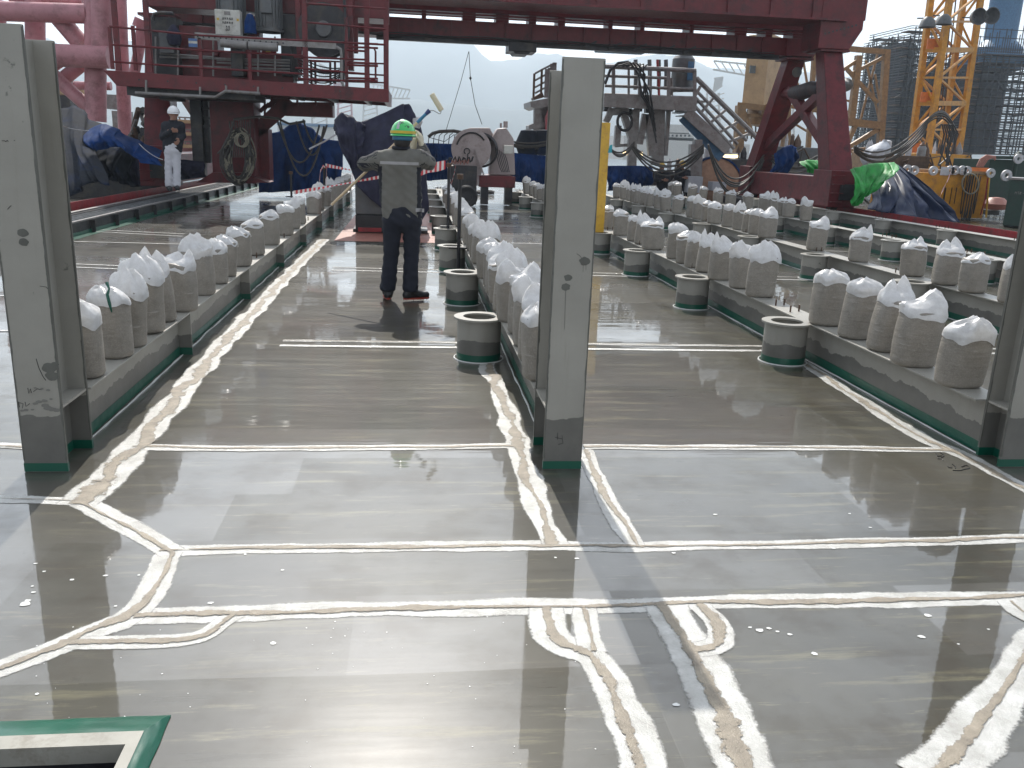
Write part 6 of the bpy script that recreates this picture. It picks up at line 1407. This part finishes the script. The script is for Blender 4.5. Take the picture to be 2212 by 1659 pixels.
for i in range(4): MB().tube([A(2110 + 4 * i, 360, 26.5), A(2118 + 5 * i, 344, 26.5), A(2130 + 5 * i, 336 + i, 26.5), A(2150, 339 + 2 * i, 26.5)], .035, 6).build('red_hose', 'primer', t)
MB().box(A(2138, 455, 25).x, A(2160, 455, 25).x, 25, 26, .1, A(2150, 455, 25).z).build('low_bin', 'dark', t, smooth=False); MB().lathe([(.001, 0), (.35, .05), (.4, .2), (.2, .38), (.001, .4)], A(2148, 455, 24.8), 12).build('red_cloth', 'primer', t)
strip([A(2054, 372, 23.6), A(2046, 392, 23.2), A(2036, 412, 22.6), A(2028, 432, 22), A(2024, 450, 21.4), A(1992, 458, 20.6)][:5], .10, 'twisted red and white tape hanging from the yellow tank to the rail', tw=3.)
# clutter line behind the crane leg: low machines, pipes, wrapped valves
rs_ = random.Random(31)
for i, (x0, x1, yt, yb, Y, m_, lb) in enumerate(((1815, 1850, 395, 420, 26, 'dark', 'dark low machine block just right of the near crane leg foot'), (1868, 1925, 330, 352, 34, 'ytruss', 'weathered yellow block behind the green plastic sheet'), (1930, 2010, 338, 372, 30, 'rust', 'brown block behind the dark blue plastic sheet'), (1520, 1600, 345, 380, 33, 'dark', 'dark machine block under the foot of the grey stair'),
                                       (1590, 1640, 345, 400, 34, 'dark', 'dark machine block left of the far crane leg'), (1675, 1775, 320, 345, 33, 'motor', 'grey machine block seen between the red crane legs'), (1405, 1500, 372, 400, 34, 'dark', 'dark block behind the two far workers'), (1985, 2100, 335, 352, 33, 'yel', 'low yellow beam block at the foot of the lattice mast'))):
    a, b = A(x0, yb, Y), A(x1, yt, Y); t = thing('machine_block', lb, 'machine', ((a.x + b.x) / 2, Y, a.z))
    MB().box(a.x, b.x, Y, Y + 1.2, max(0.02, min(a.z, .3)), b.z).build('housing', m_, t, smooth=False, bevel=.02)
    for k in range(5):
        x = rs_.uniform(a.x, b.x); m = MB(); r = rs_.uniform(.05, .16); m.lathe([(.001, 0), (r, 0), (r, rs_.uniform(.1, .45)), (.001, .5)], (x, Y + .3, b.z), 12); m.build('fitting', rs_.choice(['galv', 'dark', 'lug', 'rust']), t)
    for k in range(4):
        x = rs_.uniform(a.x, b.x); z = rs_.uniform(a.z + .2, b.z); MB().tube([(x, Y - .05, z), (x + rs_.uniform(-.5, .5), Y - .12, z + .1), (x + rs_.uniform(-.8, .8), Y - .05, max(.1, z - .5))], .03, 6).build('pipe', rs_.choice(['galv', 'cable', 'rust']), t)
t = thing('wrapped_valve', 'white plastic wrapped valve standing just right of the near crane leg', 'wrapped valve', A(1893, 350, 30))
def wv(u, v): a = 2 * math.pi * u; c = A(1893, 336, 30); r = .42 * math.sin(math.pi * min(.98, v + .06)) ** .6 * (1 + .3 * nz(math.cos(a) * 2, math.sin(a) * 2, v * 4)); return (c.x + r * math.cos(a) + .5 * (v - .5), c.y + r * math.sin(a), c.z - .35 + .9 * v)
MB().grid(wv, 26, 14, closeu=True).build('plastic_wrap', 'box', t, ang=30)
MB().tube([A(1880, 352, 30), A(1890, 345, 30)], .1, 8).build('pipe_stub', 'galv', t)
# sagging cable runs strung between the posts on the right
n_ = 0
for (x0, y0, x1, y1, dr, Y, cnt, sp) in ((1530, 312, 1660, 318, 1.0, 27, 6, 3), (1365, 312, 1520, 312, .55, 28, 8, 2.5), (1320, 322, 1370, 306, .2, 27.5, 4, 2.5), (1845, 300 + 15, 2000, 262, .5, 27, 7, 4), (2000, 262, 2060, 270, -.3, 27, 6, 3), (1075, 296, 1200, 300, .15, 27.5, 5, 3), (1650, 320, 1800, 312, .5, 27, 4, 4)):
    nm = {1530: 'left of the far crane leg', 1365: 'under the grey platform', 1320: 'right of the yellow post', 1845: 'left of the lattice mast', 2000: 'around the lattice mast', 1075: 'left of the central column', 1650: 'behind the red crane legs'}[x0]
    t = thing('cable_run', 'bundle of grey cables sagging %s' % nm, 'cable', A(x0, y0, Y), 'sagging cable bundles')
    for k in range(cnt):
        MB().tube(sag(A(x0, y0 + k * sp * .5, Y + .05 * k), A(x1, y1 + k * sp, Y + .05 * k), dr * (1 + .11 * ((k * 7) % 5)) + .05 * nz(k * 3.3, Y), 14), .028, 5).build('cable', 'cable', t)
for i in range(7):
    MB().tube([A(2035 + i * 4, 268, 26.9), A(2040 + i * 5, 290, 26.9), A(2036 + i * 4 + random.uniform(-6, 6), 330, 26.9), A(2040 + random.uniform(-14, 20), 358, 26.9)], .026, 5).build('cable', 'black', t)
t['label'] = 'bundle of grey cables sagging behind the red crane legs'
t = thing('wrapped_hoses', 'two cloth wrapped hose stands on top of the blue screen left of the central column', 'hose stand', A(1160, 330, 28))
for x in (1140, 1172): MB().lathe([(.001, 0), (.3, .03), (.42, .35), (.25, .75), (.001, .8)], A(x, 336, 28), 12).build('cloth_wrap', 'bgrey', t)
# ================================================================== FAR SHIPYARD: cranes, white ship, low buildings on the water
def far_crane(lab, x, yb, yt, jx, jy, Y, m_='ship'):
    a = A(x, yb, Y); t = thing('harbour_crane', lab, 'crane', a, 'distant shipyard cranes'); b = A(x, yt, Y); s = Y / 60
    for dx in (-.5, .5): MB().bar((a.x + dx * s, Y, a.z), (b.x + dx * s * .8, Y, b.z), .12 * s, .12 * s).build('mast', m_, t, smooth=False)
    n = 9
    for i in range(n): MB().bar((a.x - .5 * s, Y, a.z + (b.z - a.z) * i / n), (a.x + .5 * s, Y, a.z + (b.z - a.z) * (i + 1) / n), .07 * s, .07 * s).build('brace', m_, t, smooth=False)
    c = A(jx, jy, Y)
    for dz in (0, .9): MB().bar((b.x, Y, b.z + dz * s), (c.x, Y, c.z + dz * s * .6), .1 * s, .1 * s).build('jib', m_, t, smooth=False)
    for i in range(10): f0, f1 = i / 10, (i + 1) / 10; MB().bar(Vector((b.x, Y, b.z)).lerp(Vector((c.x, Y, c.z)), f0), Vector((b.x, Y, b.z + .9 * s)).lerp(Vector((c.x, Y, c.z + .54 * s)), f1), .06 * s, .06 * s).build('lacing', m_, t, smooth=False)
far_crane('pale distant crane whose jib shows left of the beige cabin', 1700, 300, 178, 1540, 150, 220); far_crane('faint red distant crane seen left of the worker', 745, 300, 205, 720, 190, 420, 'pink'); far_crane('faint distant crane with a flat jib right of the red platform', 800, 300, 212, 886, 213, 520); far_crane('faint distant crane under the red platform', 690, 300, 170, 730, 178, 380)
far_crane('faint grey distant crane above the blue screen right of the grey stair', 1540, 300, 200, 1560, 185, 320)
t = thing('white_ship', 'white superstructure of a ship moored beyond the grey platform', 'ship', A(1450, 300, 160))
for x0, x1, yt, yb, d in ((1345, 1540, 300, 345, 14), (1380, 1500, 288, 300, 10), (1440, 1490, 270, 288, 7), (1560, 1620, 312, 345, 10)):
    a, b = A(x0, yb, 160), A(x1, yt, 160); MB().box(a.x, b.x, 160, 160 + d, a.z, b.z - .02).build('deck_house', 'ship', t, smooth=False)
for i in range(12): a = A(1388 + i * 9, 295, 159.9); MB().box(a.x, a.x + .35, 159.9, 159.98, a.z, a.z + .35).build('window', 'glass', t, smooth=False)
t = thing('quay_shed', 'long pale shed on the water seen under the red crane platform', 'building', A(680, 290, 260))
a, b = A(600, 300, 260), A(722, 275, 260); MB().box(a.x, b.x, 260, 285, a.z, b.z).build('wall', 'ship', t, smooth=False); MB().box(a.x, b.x, 259, 286, b.z, b.z + .8).build('roof', 'bluep', t, smooth=False)
t = thing('far_staging', 'peach and tan staging with rails seen behind the white helmeted person', 'staging', A(410, 340, 34))
for i in range(4):
    y = 262 + i * 26; a, b = A(385, y, 34), A(436, y + 3, 34); MB().bar(a, b, 1.5, .12).build('walkway', 'beige', t, smooth=False); MB().bar(A(385, y - 9, 33.4), A(436, y - 6, 33.4), .05, .05).build('rail_bar', 'galv', t, smooth=False)
    for x in (388, 400, 412, 424): MB().bar(A(x, y, 33.4), A(x, y - 9, 33.4), .05, .05).build('rail_post', 'galv', t, smooth=False)
for x in (390, 408, 428): MB().bar(A(x, 262, 34.4), A(x, 372, 34.4), .3, .3).build('leg', 'pink', t, smooth=False)
t = thing('tangled_pipework', 'dark tangled pipework standing between the pink structure and the white helmeted person', 'pipework', A(305, 320, 24.5))
rs_ = random.Random(77)
for i in range(30):
    x, y = rs_.uniform(282, 345), rs_.uniform(225, 330); MB().tube([A(x, y, 24.5), A(x + rs_.uniform(-14, 14), y + rs_.uniform(5, 40), 24.3 + rs_.random()), A(x + rs_.uniform(-20, 20), y + rs_.uniform(20, 70), 24.5)], rs_.uniform(.03, .1), 7).build('pipe', rs_.choice(['dark', 'galv', 'cable', 'cable', 'rust']), t)
for x0, y0, x1, y1 in ((118, 175, 170, 190), (118, 205, 150, 240), (230, 205, 262, 235), (245, 240, 268, 290), (112, 188, 180, 205)):
    a, b = A(x0, y1, 33), A(x1, y0, 33); MB().box(a.x, b.x, 33, 34, a.z, b.z).build('tank_block', rs_.choice(['beige', 'dark', 'galv']), t, smooth=False)
# ================================================================== HAZE
hz, ht, hb = nodes('sea_haze'); ht.nodes.remove(hb)
pv = ht.nodes.new('ShaderNodeVolumePrincipled'); pv.inputs['Color'].default_value = (.72, .86, 1, 1); pv.inputs['Density'].default_value = .0006; pv.inputs['Anisotropy'].default_value = .35
ht.links.new(pv.outputs[0], ht.nodes['Material Output'].inputs['Volume']); M['haze'] = hz
tag(MB().box(-3200, 3200, -340, 3300, -15, 420).build('haze', 'haze', smooth=False), kind='stuff')
